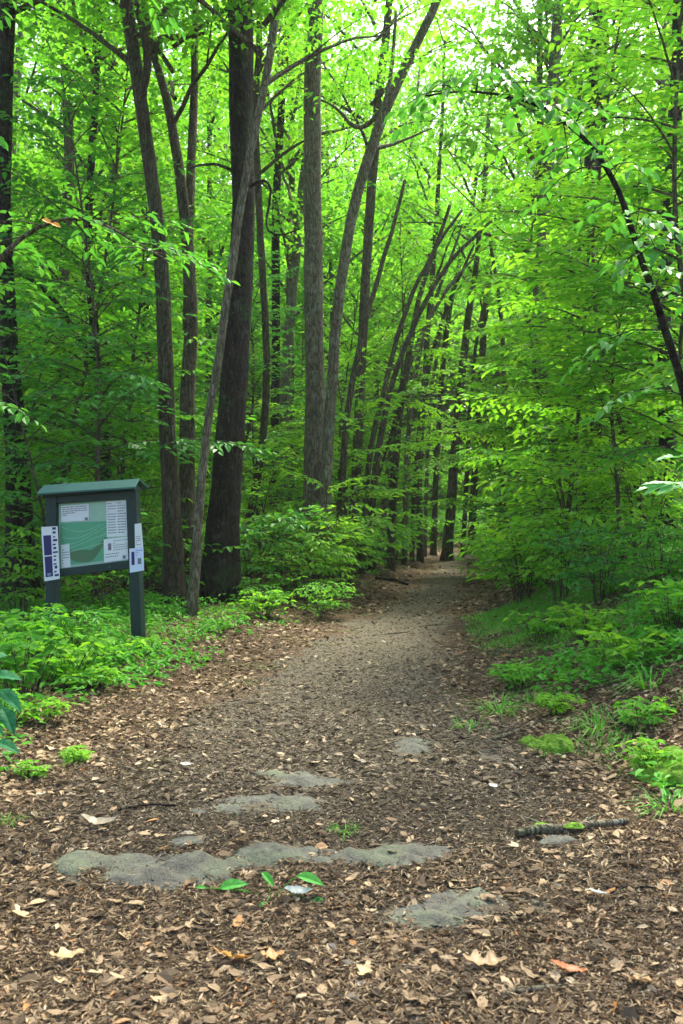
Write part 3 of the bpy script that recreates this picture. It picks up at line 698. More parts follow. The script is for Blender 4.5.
# (kind, px, distance, scale, label)
for k, px, D, s, lab in [
    (1, -80, 13.6, .95, 'leafy sapling cut by the left border beside the notice board'),
    (5, 60, 14.0, 1.05, 'deep green sapling rising straight behind the notice board'),
    (0, 128, 17.5, 1.0, 'mid green sapling just left of the brown trunks'),
    (6, 95, 14.6, 1.0, 'tall sapling with deep green layered boughs above the notice board'),
    (7, 40, 17.0, 1.2, 'tall bright sapling just behind the dark left border trunk'),
    (6, 212, 21.5, .95, 'tall thin sapling with deep green boughs behind the thickest trunk'),
    (8, 352, 25, 1.1, 'tall yellow-green sapling behind the strongly leaning grey trunk'),
    (7, 735, 10.8, 1.0, 'tall sapling at the right border reaching the upper corner'),
    (8, 655, 15.2, 1.05, 'tall yellow-green sapling in the right thicket behind the arching stem'),
    (8, 585, 21.5, 1.1, 'tall yellow-green sapling between the half-hidden grey trunk and the deep dark trunk'),
    (7, 545, 31, 1.2, 'tall sapling standing well back, right of the far end of the path'),
    (2, 20, 16.5, 1.3, 'yellow-green sapling beyond the dark left border trunk'),
    (3, 110, 18.5, 1.1, 'tall spreading sapling far behind the notice board'),
    (4, 262, 21.5, .95, 'light sapling just right of the thickest trunk'),
    (2, 276, 19.5, .7, 'small sapling just left of the straight pale grey trunk'),
    (2, 300, 22.5, 1.0, 'bright sapling left behind the straight pale grey trunk'),
    (0, 395, 29, .9, 'sapling among the bowed trunks left of the path'),
    (3, 560, 15.5, .9, 'large bright sapling right of the path, in front of the grey trunk'),
    (4, 625, 13.0, 1.0, 'yellow-green sapling in the thicket near the right border'),
    (1, 700, 12.0, 1.05, 'spreading sapling at the right border beneath the arching stem'),
    (2, 530, 19.5, 1.1, 'yellow-green sapling leaning over the right edge of the path'),
    (3, 640, 20, 1.2, 'tall sapling deep in the thicket at right, below the upper corner'),
    (0, 515, 25, 1.2, 'sapling overhanging the right side where the path narrows'),
    (5, 590, 17.5, 1.15, 'dark green sapling in the middle of the right thicket'),
]:
    sapling(k, px, D, lab, s)
FS = []
for _ in range(70):
    s = spot(rngT, 20, 46, .37, 1.5, 1.3, lambda x, D: not (345 < CX + F * x / D < 505 and D < 38))
    if not s: continue
    side = 'left' if s[0] < pc(s[1]) else 'right'
    x, y = s; k = int(rngT.integers(0, 5))
    root = empty('sapling', (x, y, Hs(x, y)), f'leafy sapling filling the understorey farther back, {side} of the path', 'sapling', f'far understorey saplings {side}', rngT.uniform(0, 6.3), rngT.uniform(.9, 1.5))
    link('trunk', SAP[k][0], root); link('crown', SAP[k][1], root); FS.append(root)
for k, t_ in enumerate(('low', 'tall', 'yellow-green', 'tallest', 'yellowish tall', 'deep green')): LOOK[SAP[k][1].name] = t_
zone_labels(FS, 'far sapling')

# ------------------------------------------------------------------ shrubs
SHR = [shrub_mesh(500 + k, [1.2, .9, 1.5, .8, 1.1][k], [.9, .8, 1.0, .7, 1.0][k], [.105, .10, .11, .095, .10][k], [9, 8, 10, 8, 9][k], [LEAF, LEAF, LEAF_Y, LEAF_C, LEAF_D][k]) for k in range(5)]
def shrub(k, px, D, label, s=1.0, group='bushes along the path', name='bush'):
    x, y, z = G(px, D); o = link(name, SHR[k], None, (x, y, z), (0, 0, rngT.uniform(0, 6.3)), s)
    tag(o, label, 'bush', group); return o
for k, px, D, s, lab in [
    (2, 318, 17.0, 1.25, 'big bright bush left of the path, largest of that side'),
    (2, 345, 18.5, 1.3, 'pale bush right behind the big bright one at the left bend'),
    (2, 306, 16.2, .85, 'bright bush between the thickest trunk and the big bright bush'),
    (2, 525, 14.6, 1.1, 'yellow-green bush leaning towards the path from the right thicket'),
    (2, 575, 15.2, 1.5, 'tallest yellow-green bush in the right thicket'),
    (0, 322, 14.8, .6, 'low bush overhanging the left path edge below the big bright one'),
    (3, 262, 15.2, .6, 'small bush at the foot of the thickest trunk'),
    (0, 352, 21.5, 1.1, 'bush at the left bend of the path beyond the big bright one'),
    (3, 385, 27, 1.2, 'low bush beneath the bowed trunks'),
    (2, 560, 13.2, 1.15, 'big leafy bush right of the path with pale upper sprays'),
    (0, 520, 16.0, 1.0, 'bush reaching over the right path edge'),
    (4, 600, 11.6, .9, 'dark green bush on the right bank'),
    (1, 660, 10.8, 1.0, 'bush at the right border on top of the bank'),
    (2, 640, 14.2, 1.3, 'tall bush in the right thicket behind the bank'),
    (0, 497, 22, 1.0, 'bush right of the path where it narrows'),
    (1, 490, 31, 1.2, 'bush hiding the right side of the path end'),
    (3, 480, 40, 1.4, 'bush beyond the far end of the path'),
    (1, 462, 44, 1.6, 'low bush closing the view where the path bends out of sight'),
    (2, 500, 47, 1.8, 'pale bush far behind the path end at right'),
    (0, 415, 42, 1.5, 'bush far back at the left of the path end'),
    (2, 478, 54, 2.6, 'farthest tall bush beyond the path end'),
    (0, 440, 46, 1.5, 'bush straight behind the crest of the path'),
    (2, 20, 13.2, 1.0, 'bush at the left border behind the notice board'),
    (1, 105, 14.0, 1.0, 'bush seen between the posts of the notice board'),
    (4, 150, 16.6, .9, 'dark bush at the foot of the brown trunks'),
    (3, 75, 10.2, .75, 'low leafy bush in front of the left post of the notice board'),
]:
    shrub(k, px, D, lab, s)
FB = []
for _ in range(120):
    s = spot(rngT, 15.5, 50, .37, 1.15, .9)
    if not s: continue
    x, y = s; side = 'left' if x < pc(y) else 'right'; k = int(rngT.integers(0, 5))
    o = link('bush', SHR[k], None, (x, y, Hs(x, y)), (0, 0, rngT.uniform(0, 6.3)), rngT.uniform(.9, 1.5))
    tag(o, f'green bush in the undergrowth farther back, {side} of the path', 'bush', f'undergrowth bushes {side}'); FB.append(o)
for k, t_ in enumerate(('mid green', 'small', 'tall yellow-green', 'low', 'deep green')): LOOK[SHR[k].name] = t_
zone_labels(FB, 'undergrowth bush')

# far-off wood that reads as one mass
def far_wood():
    rng = np.random.default_rng(31); a = Acc(); ncl, per = 13000, 20
    D = rng.uniform(78, 105, ncl); x = rng.uniform(-.5, .5, ncl) * D
    z = rng.uniform(0, 1, ncl) ** 1.25 * 52 + H(x, D) ; pxx = CX + F * x / D; pyy = CY - F * (z - EYE) / D
    hole = (((pxx - 478) / 38) ** 2 + ((pyy - 42) / 50) ** 2 < 1) | (z > 46 + 12 * vnoise(x * .12, D * .1))
    c = np.stack([x, D, z], -1)[~hole]
    D2 = rng.uniform(64, 80, 5200); x2 = rng.uniform(-.45, .45, 5200) * D2; z2 = rng.uniform(0, 1, 5200) ** 1.2 * 20 + H(x2, D2); c = np.vstack([c, np.stack([x2, D2, z2], -1)]); n = len(c) * per; cc = np.repeat(c, per, 0)
    off = rng.normal(0, 1, (n, 3)) * [1.1, 1.1, .5]
    az = rng.uniform(0, 6.3, n); ax = np.stack([np.cos(az), np.sin(az), rng.normal(-.3, .4, n)], -1)
    nm = np.stack([rng.normal(0, .5, n), rng.normal(0, .5, n), np.ones(n)], -1); Ls = rng.uniform(.3, .65, n)
    leaves(a, cc + off, ax, nm, Ls, Ls * .6, 0, .15, .2, rng)
    return a.mesh('far_wood', LEAF_Y)
tag(link('far_wood', far_wood()), 'pale green far-off wood closing the background behind all the trunks', 'wood', kind='stuff')

# ------------------------------------------------------------------ ground cover and small plants
def ground_cover():
    rng = np.random.default_rng(41); a = Acc(); N = 7500
    D = np.sqrt(rng.uniform(5.5 ** 2, 46 ** 2, N * 3)); D = np.where(rng.random(N * 3) < .35, rng.uniform(5.5, 16, N * 3), D)
    x = rng.uniform(-.38, .38, N * 3) * D; u = x - pc(D); e = np.abs(u) - hw(D)
    dens = np.where(u < 0, sstep((e - .35) / 1.0), sstep((e - .5) / 3.0) * .6) * np.clip(.35 + 1.6 * fbm(x * .7 + 3, D * .7), .03, 1) 
    dens = np.where((u > 0) & (D < 9.5), sstep((e + .05) / .8) * np.clip(.4 + 2.4 * fbm(x * 1.3 + 1, D * 1.3), .0, 1), dens); k = rng.random(N * 3) < dens; x, D = x[k], D[k]; n = len(x); per = 13
    hh = rng.uniform(.05, .30, n) * np.clip(D / 11, .45, 1); c = np.stack([x, D, H(x, D) + hh], -1)
    cc = np.repeat(c, per, 0); m = n * per
    az = rng.uniform(0, 6.3, m); r = rng.uniform(.02, .16, m)
    off = np.stack([np.cos(az) * r, np.sin(az) * r, -r * .2 - np.repeat(hh, per) * (rng.random(m) ** 2) * .8], -1)
    az2 = az + rng.normal(0, .5, m)
    ax = np.stack([np.cos(az2), np.sin(az2), rng.normal(-.1, .25, m)], -1)
    nm = np.stack([rng.normal(0, .3, m), rng.normal(0, .3, m), np.ones(m)], -1); Ls = rng.uniform(.045, .085, m)
    leaves(a, cc + off, ax, nm, Ls, Ls * .55, 0, .15, .2, rng)
    return a.mesh('ground_cover', LEAF_C)
tag(link('ground_cover', ground_cover()), 'low green seedlings carpeting the forest floor beside the path', 'ground cover', kind='stuff')

def herb_mesh(seed, hgt, rad, leafL, nst, leafm):
    rng = np.random.default_rng(seed); a = Acc()
    for k in range(nst):
        az = rng.uniform(0, 6.3); e = np.array([math.cos(az) * rad * rng.uniform(.15, 1), math.sin(az) * rad * rng.uniform(.15, 1), hgt * rng.uniform(.5, 1)])
        b = np.array([e[0] * .35, e[1] * .35, -.03]); pts = smooth_path([b, (b + e) / 2 + [0, 0, .05], e], 6, .002, rng)
        tube(a, pts, np.linspace(.004, .002, 6), 4, 1, cap=False)
        m = int(rng.integers(6, 11)); aa = np.arange(m) / m * 2 * PI + rng.uniform(0, 6)
        f = np.where(np.arange(m) < m * .6, 1.0, .62)
        p = b + (e - b) * f[:, None] + [0, 0, .01]
        ax = np.stack([np.cos(aa), np.sin(aa), rng.normal(.0, .2, m)], -1)
        nm = np.stack([rng.normal(0, .25, m), rng.normal(0, .25, m), np.ones(m)], -1); Ls = leafL * rng.uniform(.7, 1.2, m)
        leaves(a, p + ax * .015, ax, nm, Ls, Ls * .5, 0, .15, .25, rng)
    return a.mesh('foliage', [leafm, BARK_MID])
HERB = [herb_mesh(600 + k, [.35, .28, .45, .22][k], [.4, .35, .45, .3][k], [.09, .08, .10, .07][k], [34, 26, 38, 22][k], [LEAF_Y, LEAF, LEAF, LEAF_Y][k]) for k in range(4)]
def herb(k, px, D, label, s=1.0, group='leafy plants at the path edge'):
    x, y, z = G(px, D); o = link('leafy_plant', HERB[k], None, (x, y, z), (0, 0, rngT.uniform(0, 6.3)), s); tag(o, label, 'plant', group)
for k, px, D, s, lab in [
    (2, 20, 8.2, 1.15, 'dense bright plant at the left border, nearest of the patch'),
    (0, 62, 8.9, 1.1, 'bright yellow-green plant low in front of the notice board, left of centre'),
    (1, 104, 9.6, 1.1, 'leafy plant in front of the right post of the notice board'),
    (2, 40, 9.9, 1.2, 'leafy plant hiding the foot of the left post'),
    (3, 92, 8.6, 1.0, 'small plant at the ragged right tip of the bright patch'),
    (0, -8, 9.2, 1.2, 'plant cut by the left border, back of the bright patch'),
    (1, 76, 10.6, 1.1, 'plant right under the notice board'),
    (3, 150, 10.8, .9, 'small plant just right of the notice board post'),
    (0, 262, 14.2, 1.1, 'low plant on the leafy bank left of the path'),
    (1, 2, 7.2, .9, 'leafy plant at the left border just above the teal plant'),
    (3, 44, 7.3, .8, 'low plant at the ragged front edge of the bright patch'),
    (3, 30, 5.9, .45, 'tiny bright seedling on the dry leaves at lower left'),
    (3, 75, 6.3, .4, 'tiny pale seedling right of the other at lower left'),
    (1, 520, 8.8, .8, 'low green plant at the foot of the right bank'),
    (3, 560, 7.6, .8, 'small leafy plant low on the right bank'),
    (0, 620, 8.3, 1.0, 'bright plant in the middle of the right bank'),
    (2, 672, 8.8, 1.0, 'leafy plant on the bank at the right border'),
    (1, 640, 6.8, .7, 'small plant above the mossy mound at the right border'),
    (3, 655, 5.9, .8, 'low plant below the mossy mound at the right border'),
    (0, 590, 9.9, 1.0, 'leafy plant on the upper right bank among dry leaves'),
    (1, 545, 11.0, 1.1, 'plant under the big leafy bush at right'),
]:
    herb(k, px, D, lab, s)
def tuft_mesh(seed, n, hgt, spread):
    rng = np.random.default_rng(seed); a = Acc(); az = rng.uniform(0, 6.3, n); r = rng.uniform(0, .12, n)
    b = np.stack([np.cos(az) * r, np.sin(az) * r, np.full(n, -.01)], -1); L = hgt * rng.uniform(.5, 1.2, n); sp = spread * rng.uniform(.2, 1, n)
    d = np.stack([np.cos(az) * sp, np.sin(az) * sp, np.ones(n)], -1); d = nrm(d); side = nrm(np.cross(d, [0, 0, 1.])) * .003
    m1 = b + d * L[:, None] * .5; e = b + d * L[:, None] + (np.stack([np.cos(az), np.sin(az), -np.ones(n)], -1)) * (L * .35 * sp)[:, None]
    v = np.stack([b - side, b + side, m1 + side, m1 - side, e], 1).reshape(-1, 3); k = np.arange(n)[:, None] * 5
    a.add(v, k + [0, 1, 2, 3], k + [3, 2, 4]); return a.mesh('grass_tuft', GRASS)
def bank_grass():
    rng = np.random.default_rng(77); n = 330000
    D = rng.uniform(4.6, 15, n); u = rng.uniform(-6, 5, n) + hw(D) * 0; x = pc(D) + u; e = np.where(u > 0, u - hw(D), -u - hw(D) - 1.0)
    pat = np.clip(3.4 * fbm(x * .9 + 2, D * .9 + 1) + .3, 0, 1) * sstep((e + .05) / .7) * np.where(u > 0, 1, .35) * (np.abs(x) < .38 * D)
    k = rng.random(n) < pat; x, D = x[k], D[k]; n = len(x); az = rng.uniform(0, 6.3, n); L = rng.uniform(.05, .17, n); sp = rng.uniform(.4, 2.2, n)
    b = np.stack([x, D, H(x, D)], -1); d = nrm(np.stack([np.cos(az) * sp, np.sin(az) * sp, np.ones(n)], -1)); side = nrm(np.cross(d, [0, 0, 1.])) * .0028
    m1 = b + d * L[:, None] * .55; e = m1 + (d * .45 + np.array([0, 0, -.22])) * L[:, None]
    v = np.stack([b - side, b + side, m1 + side, m1 - side, e], 1).reshape(-1, 3); q = np.arange(n)[:, None] * 5
    a = Acc(); a.add(v, q + [0, 1, 2, 3], q + [3, 2, 4]); return a.mesh('bank_grass', GRASS)
tag(link('bank_grass', bank_grass()), 'thin sprawling grass on the banks beside the path', 'grass', kind='stuff')
TUFT = [tuft_mesh(700 + k, [55, 40, 70][k], [.17, .14, .2][k], [1.7, 2.2, 1.9][k]) for k in range(3)]
rg = np.random.default_rng(51)
for px, D, s, lab in [(470, 7.4, 1.1, 'grass tuft at the very edge of the path, leaning left'), (500, 7.9, 1.2, 'grass tuft beside the path below the right bank'),
                      (530, 8.3, 1.1, 'grass tuft between two leafy plants low on the right bank'), (600, 7.0, 1.5, 'tall bright grass tuft in the middle of the right bank'),
                      (632, 6.7, 1.4, 'grass tuft just left of the mossy mound'), (650, 7.6, 1.5, 'broad grass tuft above the mossy mound'),
                      (668, 5.3, 1.1, 'grass tuft below the mossy mound at the right border'), (545, 6.6, .8, 'short grass tuft on the small mossy hump'),
                      (345, 5.0, .5, 'tiny grass tuft standing alone between rocks in the path'), (8, 812 and 5.1, .5, 'tiny grass tuft at the left border among dry leaves')]:
    x, y, z = G(px, D); tag(link('grass_tuft', TUFT[int(rg.integers(0, 3))], None, (x, y, z), (0, 0, rg.uniform(0, 6)), s), lab, 'grass tuft', 'grass tufts')

# ------------------------------------------------------------------ near stems and boughs
def bough_tree(name, label, pts, sprays, leafm, bark, leafL, group=None, seed=1, cat='sapling', sides=9, droop=.5, foot=None, crown='crown'):
    """pts: (px, py, distance, width px); sprays: (fraction along, azimuth deg or None, length, tilt)"""
    rng = np.random.default_rng(seed); w = np.array([np.append(P(px, py, D), wd / 2 / F * D) for px, py, D, wd in pts])
    if foot is None: foot = (w[0][0], w[0][1])
    base = np.array([foot[0], foot[1], Hs(*foot)])
    w = np.vstack([[base[0], base[1], base[2] - .1, w[0][3] * 1.15], w]); w[:, :3] -= base
    pr = smooth_path(w, 40, .004, rng); root = empty(name, base, label, cat, group)
    a = Acc(); tube(a, pr[:, :3], pr[:, 3], sides, 0, .05, rng); link('trunk', a.mesh('trunk', bark, True), root)
    c = Acc(); t = np.linspace(0, 1, 40)
    for f, azd, L, tilt in sprays:
        p0 = np.array([np.interp(f, t, pr[:, k]) for k in range(3)])
        spray(c, p0, rng.uniform(0, 6.3) if azd is None else math.radians(azd), L, tilt, droop * rng.uniform(.6, 1.3), leafL, rng, 0, 1, r0=.006)
    link(crown, c.mesh(crown, [leafm, bark]), root); return root, base
rb = np.random.default_rng(61)
bough_tree('arching_sapling', 'dark stem arching from the right border up and left over the path', 
           [(712, 560, 8.3, 12), (697, 440, 8.3, 10), (683, 375, 8.2, 9), (665, 318, 8.1, 8), (648, 265, 8.0, 7), (624, 192, 7.9, 6), (602, 155, 7.8, 5.2), (578, 130, 7.7, 4.6),
            (545, 106, 7.6, 4), (505, 94, 7.5, 3), (460, 90, 7.5, 2.2), (425, 96, 7.4, 1.5)],
           [(.50 + .5 * k / 27, None, rb.uniform(.3, .62), rb.uniform(-.25, .3)) for k in range(28)] + [(.36, 180, .8, .3), (.42, 20, .7, .2), (.46, 150, .8, .1)],
           LEAF_D, BARK_DARK, .12, seed=5, droop=.8, foot=(3.12, 8.3))
bough_tree('overhanging_sapling', 'sapling leaning in from the left border with dark drooping leaves near the top',
           [(-70, 500, 8.6, 10), (-75, 250, 8.6, 9), (-50, 40, 8.5, 7), (0, -45, 8.4, 5), (60, -40, 8.3, 4), (130, -12, 8.2, 2.5)],
           [(.55 + .45 * k / 17, None, rb.uniform(.35, .7), rb.uniform(-.2, .3)) for k in range(18)], LEAF_D, BARK_MID, .13, seed=6, droop=.8, foot=(-3.4, 8.6))
r_, b_ = bough_tree('overhanging_sapling', 'slim sapling at the left border holding long mid green boughs and two yellowed leaves',
           [(-70, 480, 8.0, 10), (-50, 360, 8.0, 9), (-10, 270, 8.0, 6), (35, 225, 7.9, 4), (90, 215, 7.8, 3), (140, 245, 7.7, 2), (170, 262, 7.6, 1.5)],
           [(.4 + .6 * k / 19, None, rb.uniform(.4, .8), rb.uniform(-.1, .35)) for k in range(20)], LEAF_D, BARK_MID, .10, seed=7, droop=.5, foot=(-3.2, 8.0))
m_, nt, out = mat_new('yellowed_leaf'); princ(nt, out, (.75, .33, .06), .6, .3); M_YEL = m_
for px, py in ((42, 219), (51, 223)):
    a = Acc(); q = P(px, py, 7.6) - b_
    leaves(a, [q], [[.7, -.1, -.3]], [[0, -.7, .7]], .09, .05); link('yellowed_leaf', a.mesh('yellowed_leaf', M_YEL), r_)
# forked twig with pale leaves entering at the right border
LEAF_P = leaf_mat('leaf_pale', [(0, (.10, .40, .10)), (1, (.2, .55, .16))], trans=.35, rough=.35, spec=.5)
rt = empty('sapling', (2.35, 5.3, Hs(2.35, 5.3)), 'pale broad-leaved twig poking in from the right border below mid-height', 'sapling')
base = np.array(rt.location); a = Acc()
pr = smooth_path([np.array([0, 0, -.05]), np.array([-.05, .02, .9]), P(716, 486, 5.2) - base], 14); tube(a, pr, np.linspace(.012, .006, 14), 7); link('trunk', a.mesh('trunk', BARK_MID, True), rt)
a = Acc(); hub = P(690, 486, 5.1) - base; tube(a, smooth_path([pr[-1], hub + [.05, 0, .01], hub], 8), np.linspace(.005, .003, 8), 6, 1)
fan = [(-1, -.15, .05, .17), (-1, .1, .2, .15), (-.95, -.35, -.12, .19), (-.8, -.6, -.05, .17), (-.6, .5, .15, .14), (-.4, -.9, .02, .15), (.1, -.9, .15, .15), (-.9, .3, -.1, .16)]
fine_leaves(a, [hub + [.02 * k - .12, 0, .008 * (k % 3)] for k in range(8)], [f[:3] for f in fan], [[.1, -.25, 1]] * 8, np.array([f[3] for f in fan]), np.array([f[3] * .34 for f in fan]), 0, .15, .25)
hub2 = P(676, 458, 5.15) - base; tube(a, np.array([pr[-1], (pr[-1] + hub2) / 2 + [0, 0, .02], hub2]), [.004, .003, .002], 5, 1)
fine_leaves(a, [hub2] * 3, [(-1, -.2, .1), (-.5, -.7, .2), (.6, -.4, .2)], [[.1, -.3, 1]] * 3, .12, .045); link('foliage', a.mesh('foliage', [LEAF_P, BARK_MID]), rt)
# broad dark leaves at the left border
LEAF_T = leaf_mat('leaf_teal', [(0, (.012, .12, .045)), (1, (.025, .19, .06))], trans=.3, rough=.6, spec=.15)
x, y, z = -1.78, 5.1, Hs(-1.78, 5.1); rt = empty('broad_leaved_plant', (x, y, z), 'dark teal plant with broad drooping leaves at the left border', 'plant'); base = np.array([x, y, z])
stem = Acc(); lf = Acc()
for px, py, L, ax in [(-2, 690, .20, (.8, -.3, -.35)), (-8, 676, .18, (.9, .1, .1)), (2, 708, .19, (.6, -.6, -.5)), (-14, 700, .2, (.9, -.4, -.55)), (-5, 742, .17, (1, -.2, -.12)), (-20, 660, .17, (.7, .3, .3)), (-14, 722, .15, (.9, -.5, -.2))]:
    q = P(px, py, 5.0) - base; tube(stem, smooth_path([np.array([0, 0, -.03]), q * [.4, .4, .8], q], 8), np.linspace(.005, .003, 8), 6)
    fine_leaves(lf, [q], [ax], [[.15, -.45, 1]], L * .8, L * .42, 0, .15, .35)
link('stems', stem.mesh('stems', BARK_BROWN, True), rt); link('foliage', lf.mesh('foliage', LEAF_T), rt)

# ------------------------------------------------------------------ notice board
def flat_mat(name, col, rough=.6, spec=.3, var=0):
    m, nt, out = mat_new(name)
    if var:
        tc = nt.nodes.new('ShaderNodeTexCoord'); n = noise(nt, tc.outputs['Object'], 9, 6, .7)
        c = mixc(nt, math_(nt, 'MULTIPLY', n, var), col, tuple(k * .35 for k in col)); princ(nt, out, c, rough, spec, bump(nt, n, .25, .01))
    else: princ(nt, out, col, rough, spec)
    return m
M_GREEN = flat_mat('dark_green_paint', (.006, .036, .027), .55, .4, .8)
M_ROOF = flat_mat('weathered_lit_green', (.035, .13, .105), .55, .4, .5)  # mottled green, lightened so the colour holds the light on the slope
M_BACK = flat_mat('pale_green_backing', (.36, .56, .42), .7, .2, .4)
M_PAPER = flat_mat('paper', (.72, .76, .76), .7, .2, .2)
M_INK = flat_mat('ink', (.16, .17, .2), .7, .2)
M_MAP = flat_mat('map_green', (.13, .42, .24), .7, .2, .5)
M_MAPD = flat_mat('map_olive', (.10, .20, .10), .7, .2, .3)
M_NAVY = flat_mat('navy_print', (.03, .03, .13), .6, .3, .3)
M_PBLUE = flat_mat('pale_blue_paper', (.6, .68, .85), .6, .3, .15)
DL, DR = 11.95, 11.65
nx_ = np.array([P(137, 520, DR)[0] - P(53, 520, DL)[0], DR - DL]); nx_ /= np.linalg.norm(nx_)
NB = np.array([nx_[1], -nx_[0], 0.0])                       # horizontal normal of the board, towards the path
xb, yb, zb = G(95, 11.8)
board = empty('notice_board', (xb, yb, zb), 'dark green wooden notice board on two posts with small roof and map', 'notice board')
NBB = np.array([xb, yb, zb])
pL = P(53, 520, DL); 
def onb(px, py, off=0.0):
    """point of the board's own vertical plane seen at this pixel, moved off metres along its normal"""
    ray = P(px, py, 1.0) - np.array([0, 0, EYE]); t = np.dot(pL - np.array([0, 0, EYE]), NB) / np.dot(ray, NB)
    return np.array([0, 0, EYE]) + ray * t + NB * off - NBB
def prism(acc, c, front, thick, mat=0):
    v = [onb(*p, front) for p in c] + [onb(*p, front) - NB * thick for p in c]
    acc.add(v, [(0, 1, 2, 3), (7, 6, 5, 4), (0, 4, 5, 1), (1, 5, 6, 2), (2, 6, 7, 3), (3, 7, 4, 0)], None, mat)
def bevelled(name, acc, m, w=.004):
    o = link(name, acc.mesh(name, m), board); b = o.modifiers.new('bevel', 'BEVEL'); b.width = w; b.segments = 2; b.limit_method = 'ANGLE'; return o
a = Acc(); prism(a, [(48, 630), (58.5, 630), (58.8, 489), (48.3, 490)], .055, .11); bevelled('post', a, M_GREEN)
a = Acc(); prism(a, [(134, 655), (144.5, 655), (137.5, 485), (127.5, 485)], .055, .11); bevelled('post', a, M_GREEN)
a = Acc(); prism(a, [(58.6, 577), (131, 568), (130.6, 560), (58.6, 569)], .045, .09); bevelled('bottom_rail', a, M_GREEN)
a = Acc(); prism(a, [(58.6, 503.5), (128, 499), (128, 488), (58.6, 492)], .045, .09); bevelled('top_rail', a, M_GREEN)
a = Acc(); prism(a, [(58.6, 570), (130.8, 561), (128, 498), (58.6, 502)], .0, .025); bevelled('backing', a, M_BACK, .001)
# roof: two sloping boards meeting in a ridge
def roof():
    a = Acc(); e0, e1 = onb(44.5, 493.5, .17), onb(142, 487, .17); r0, r1 = onb(44, 485, 0), onb(139.5, 478.5, 0); b0, b1 = onb(44.5, 493, -.17), onb(142, 486.5, -.17)
    th = np.array([0, 0, -.022])
    for p in ((e0, e1, r1, r0), (r0, r1, b1, b0)):
        v = list(p) + [q + th for q in p]; a.add(v, [(0, 1, 2, 3), (7, 6, 5, 4), (0, 4, 5, 1), (1, 5, 6, 2), (2, 6, 7, 3), (3, 7, 4, 0)])
    return a
bevelled('roof', roof(), M_ROOF, .003)
a = Acc(); prism(a, [(47.5, 497), (138.5, 490.5), (138.2, 487.5), (47, 494)], .10, .2); bevelled('eave_board', a, M_GREEN, .002)
def lerp2(c, u, v):
    c = np.array(c, float); return tuple((c[0] * (1 - u) + c[1] * u) * (1 - v) + (c[3] * (1 - u) + c[2] * u) * v)
def sheet(name, c, base, marks, off=.004, mats=(None,), label=None):
    """c: bottom-left, bottom-right, top-right, top-left; marks: (u0, v0, u1, v1, material index)"""
    a = Acc(); prism(a, c, off, .003, 0)
    for (u0, v0, u1, v1, mi) in marks:
        v = [onb(*lerp2(c, u, v), off + .0015) for u, v in ((u0, v0), (u1, v0), (u1, v1), (u0, v1))]; a.add(v, [(0, 1, 2, 3)], None, mi)
    o = link(name, a.mesh(name, [base] + list(mats)), board)
    if label: o['label'] = label
    return o
rr_ = random.Random(5)
def rows(u0, v0, u1, v1, n, mi=1, fill=.38):
    o = []
    for k in range(n):
        y1 = v1 - (v1 - v0) * k / n; h_ = (v1 - v0) / n * fill; u = u0
        while u < u1 - .03:
            w = rr_.uniform(.05, .16) * (u1 - u0); o.append((u, y1 - h_, min(u + w, u1), y1, mi)); u += w + .02
            if rr_.random() < .06: break
    return o
sheet('trail_map', [(61.5, 566), (108, 560), (108, 521), (60.5, 523)], M_MAP, [], .004, label='green trail map with a darker curved valley')
# the valley drawn on the map: a curved olive band
a = Acc(); N_ = 22; t = np.linspace(0, 1, N_); cen = [(63 + 43 * k, 541 + 17 * math.sin(k * 2.2 + .35) - 14 * k ** 3) for k in t]; wd = 2 + 4.2 * np.sin(t * PI)
cen = [(px, min(py + 2, 556)) for px, py in cen]
v = [onb(px, py - w_, .0065) for (px, py), w_ in zip(cen, wd)] + [onb(px, py + w_, .0065) for (px, py), w_ in zip(cen, wd)]
a.add(v, [(N_ + k, N_ + k + 1, k + 1, k) for k in range(N_ - 1)]); link('map_band', a.mesh('map_band', M_MAPD), board)
a = Acc()
for q_ in range(5):
    cl_ = [(62 + 45 * k, 527 + q_ * 6.5 + (8 - q_) * math.sin(k * 3.0 + q_ * .7) * .8 - 9 * k ** 2) for k in t]; cl_ = [(px, py) for px, py in cl_ if 522.5 < py < 559]
    v = [onb(px, py - .22, .0085) for px, py in cl_] + [onb(px, py + .22, .0085) for px, py in cl_]; n_ = len(cl_)
    if n_ > 2: a.add(v, [(n_ + k, n_ + k + 1, k + 1, k) for k in range(n_ - 1)])
link('map_contours', a.mesh('map_contours', flat_mat('contour_line', (.3, .55, .38), .7)), board)
sheet('notice_sheet', [(61.5, 522), (89, 520.5), (89, 504), (61, 506)], M_PAPER, rows(.06, .3, .94, .92, 5) + [(.86, .02, .97, .2, 1)], .007, (M_INK,), 'white sheet at the top left of the board')
sheet('notice_sheet', [(107, 537), (128, 536), (127, 500), (106.5, 501.5)], M_PAPER, rows(.06, .05, .46, .95, 12) + rows(.54, .05, .95, .95, 12), .006, (M_INK,), 'white two-column sheet at the top right of the board')
sheet('notice_sheet', [(104.5, 562.5), (129.8, 559), (129, 536.5), (104, 539.5)], M_PAPER, rows(.38, .4, .95, .9, 5, 1, .3) + [(.17, .5, .3, .8, 1), (.74, .05, .86, .2, 1)] + rows(.05, .12, .6, .35, 2, 1, .3), .009, (M_INK,), 'white sheet with a small dark picture at the lower right of the board')
sheet('notice_sheet', [(61.8, 568), (71, 567), (69.5, 543.5), (61, 545)], M_PAPER, rows(.1, .1, .9, .9, 7, 1, .3), .0085, (M_INK,), 'narrow white sheet at the lower left of the board')
strip = [(.66 + rr_.uniform(-.02, .06), .06 + .073 * k, .66 + rr_.uniform(.14, .3), .06 + .073 * k + rr_.uniform(.025, .055), 1) for k in range(13)]
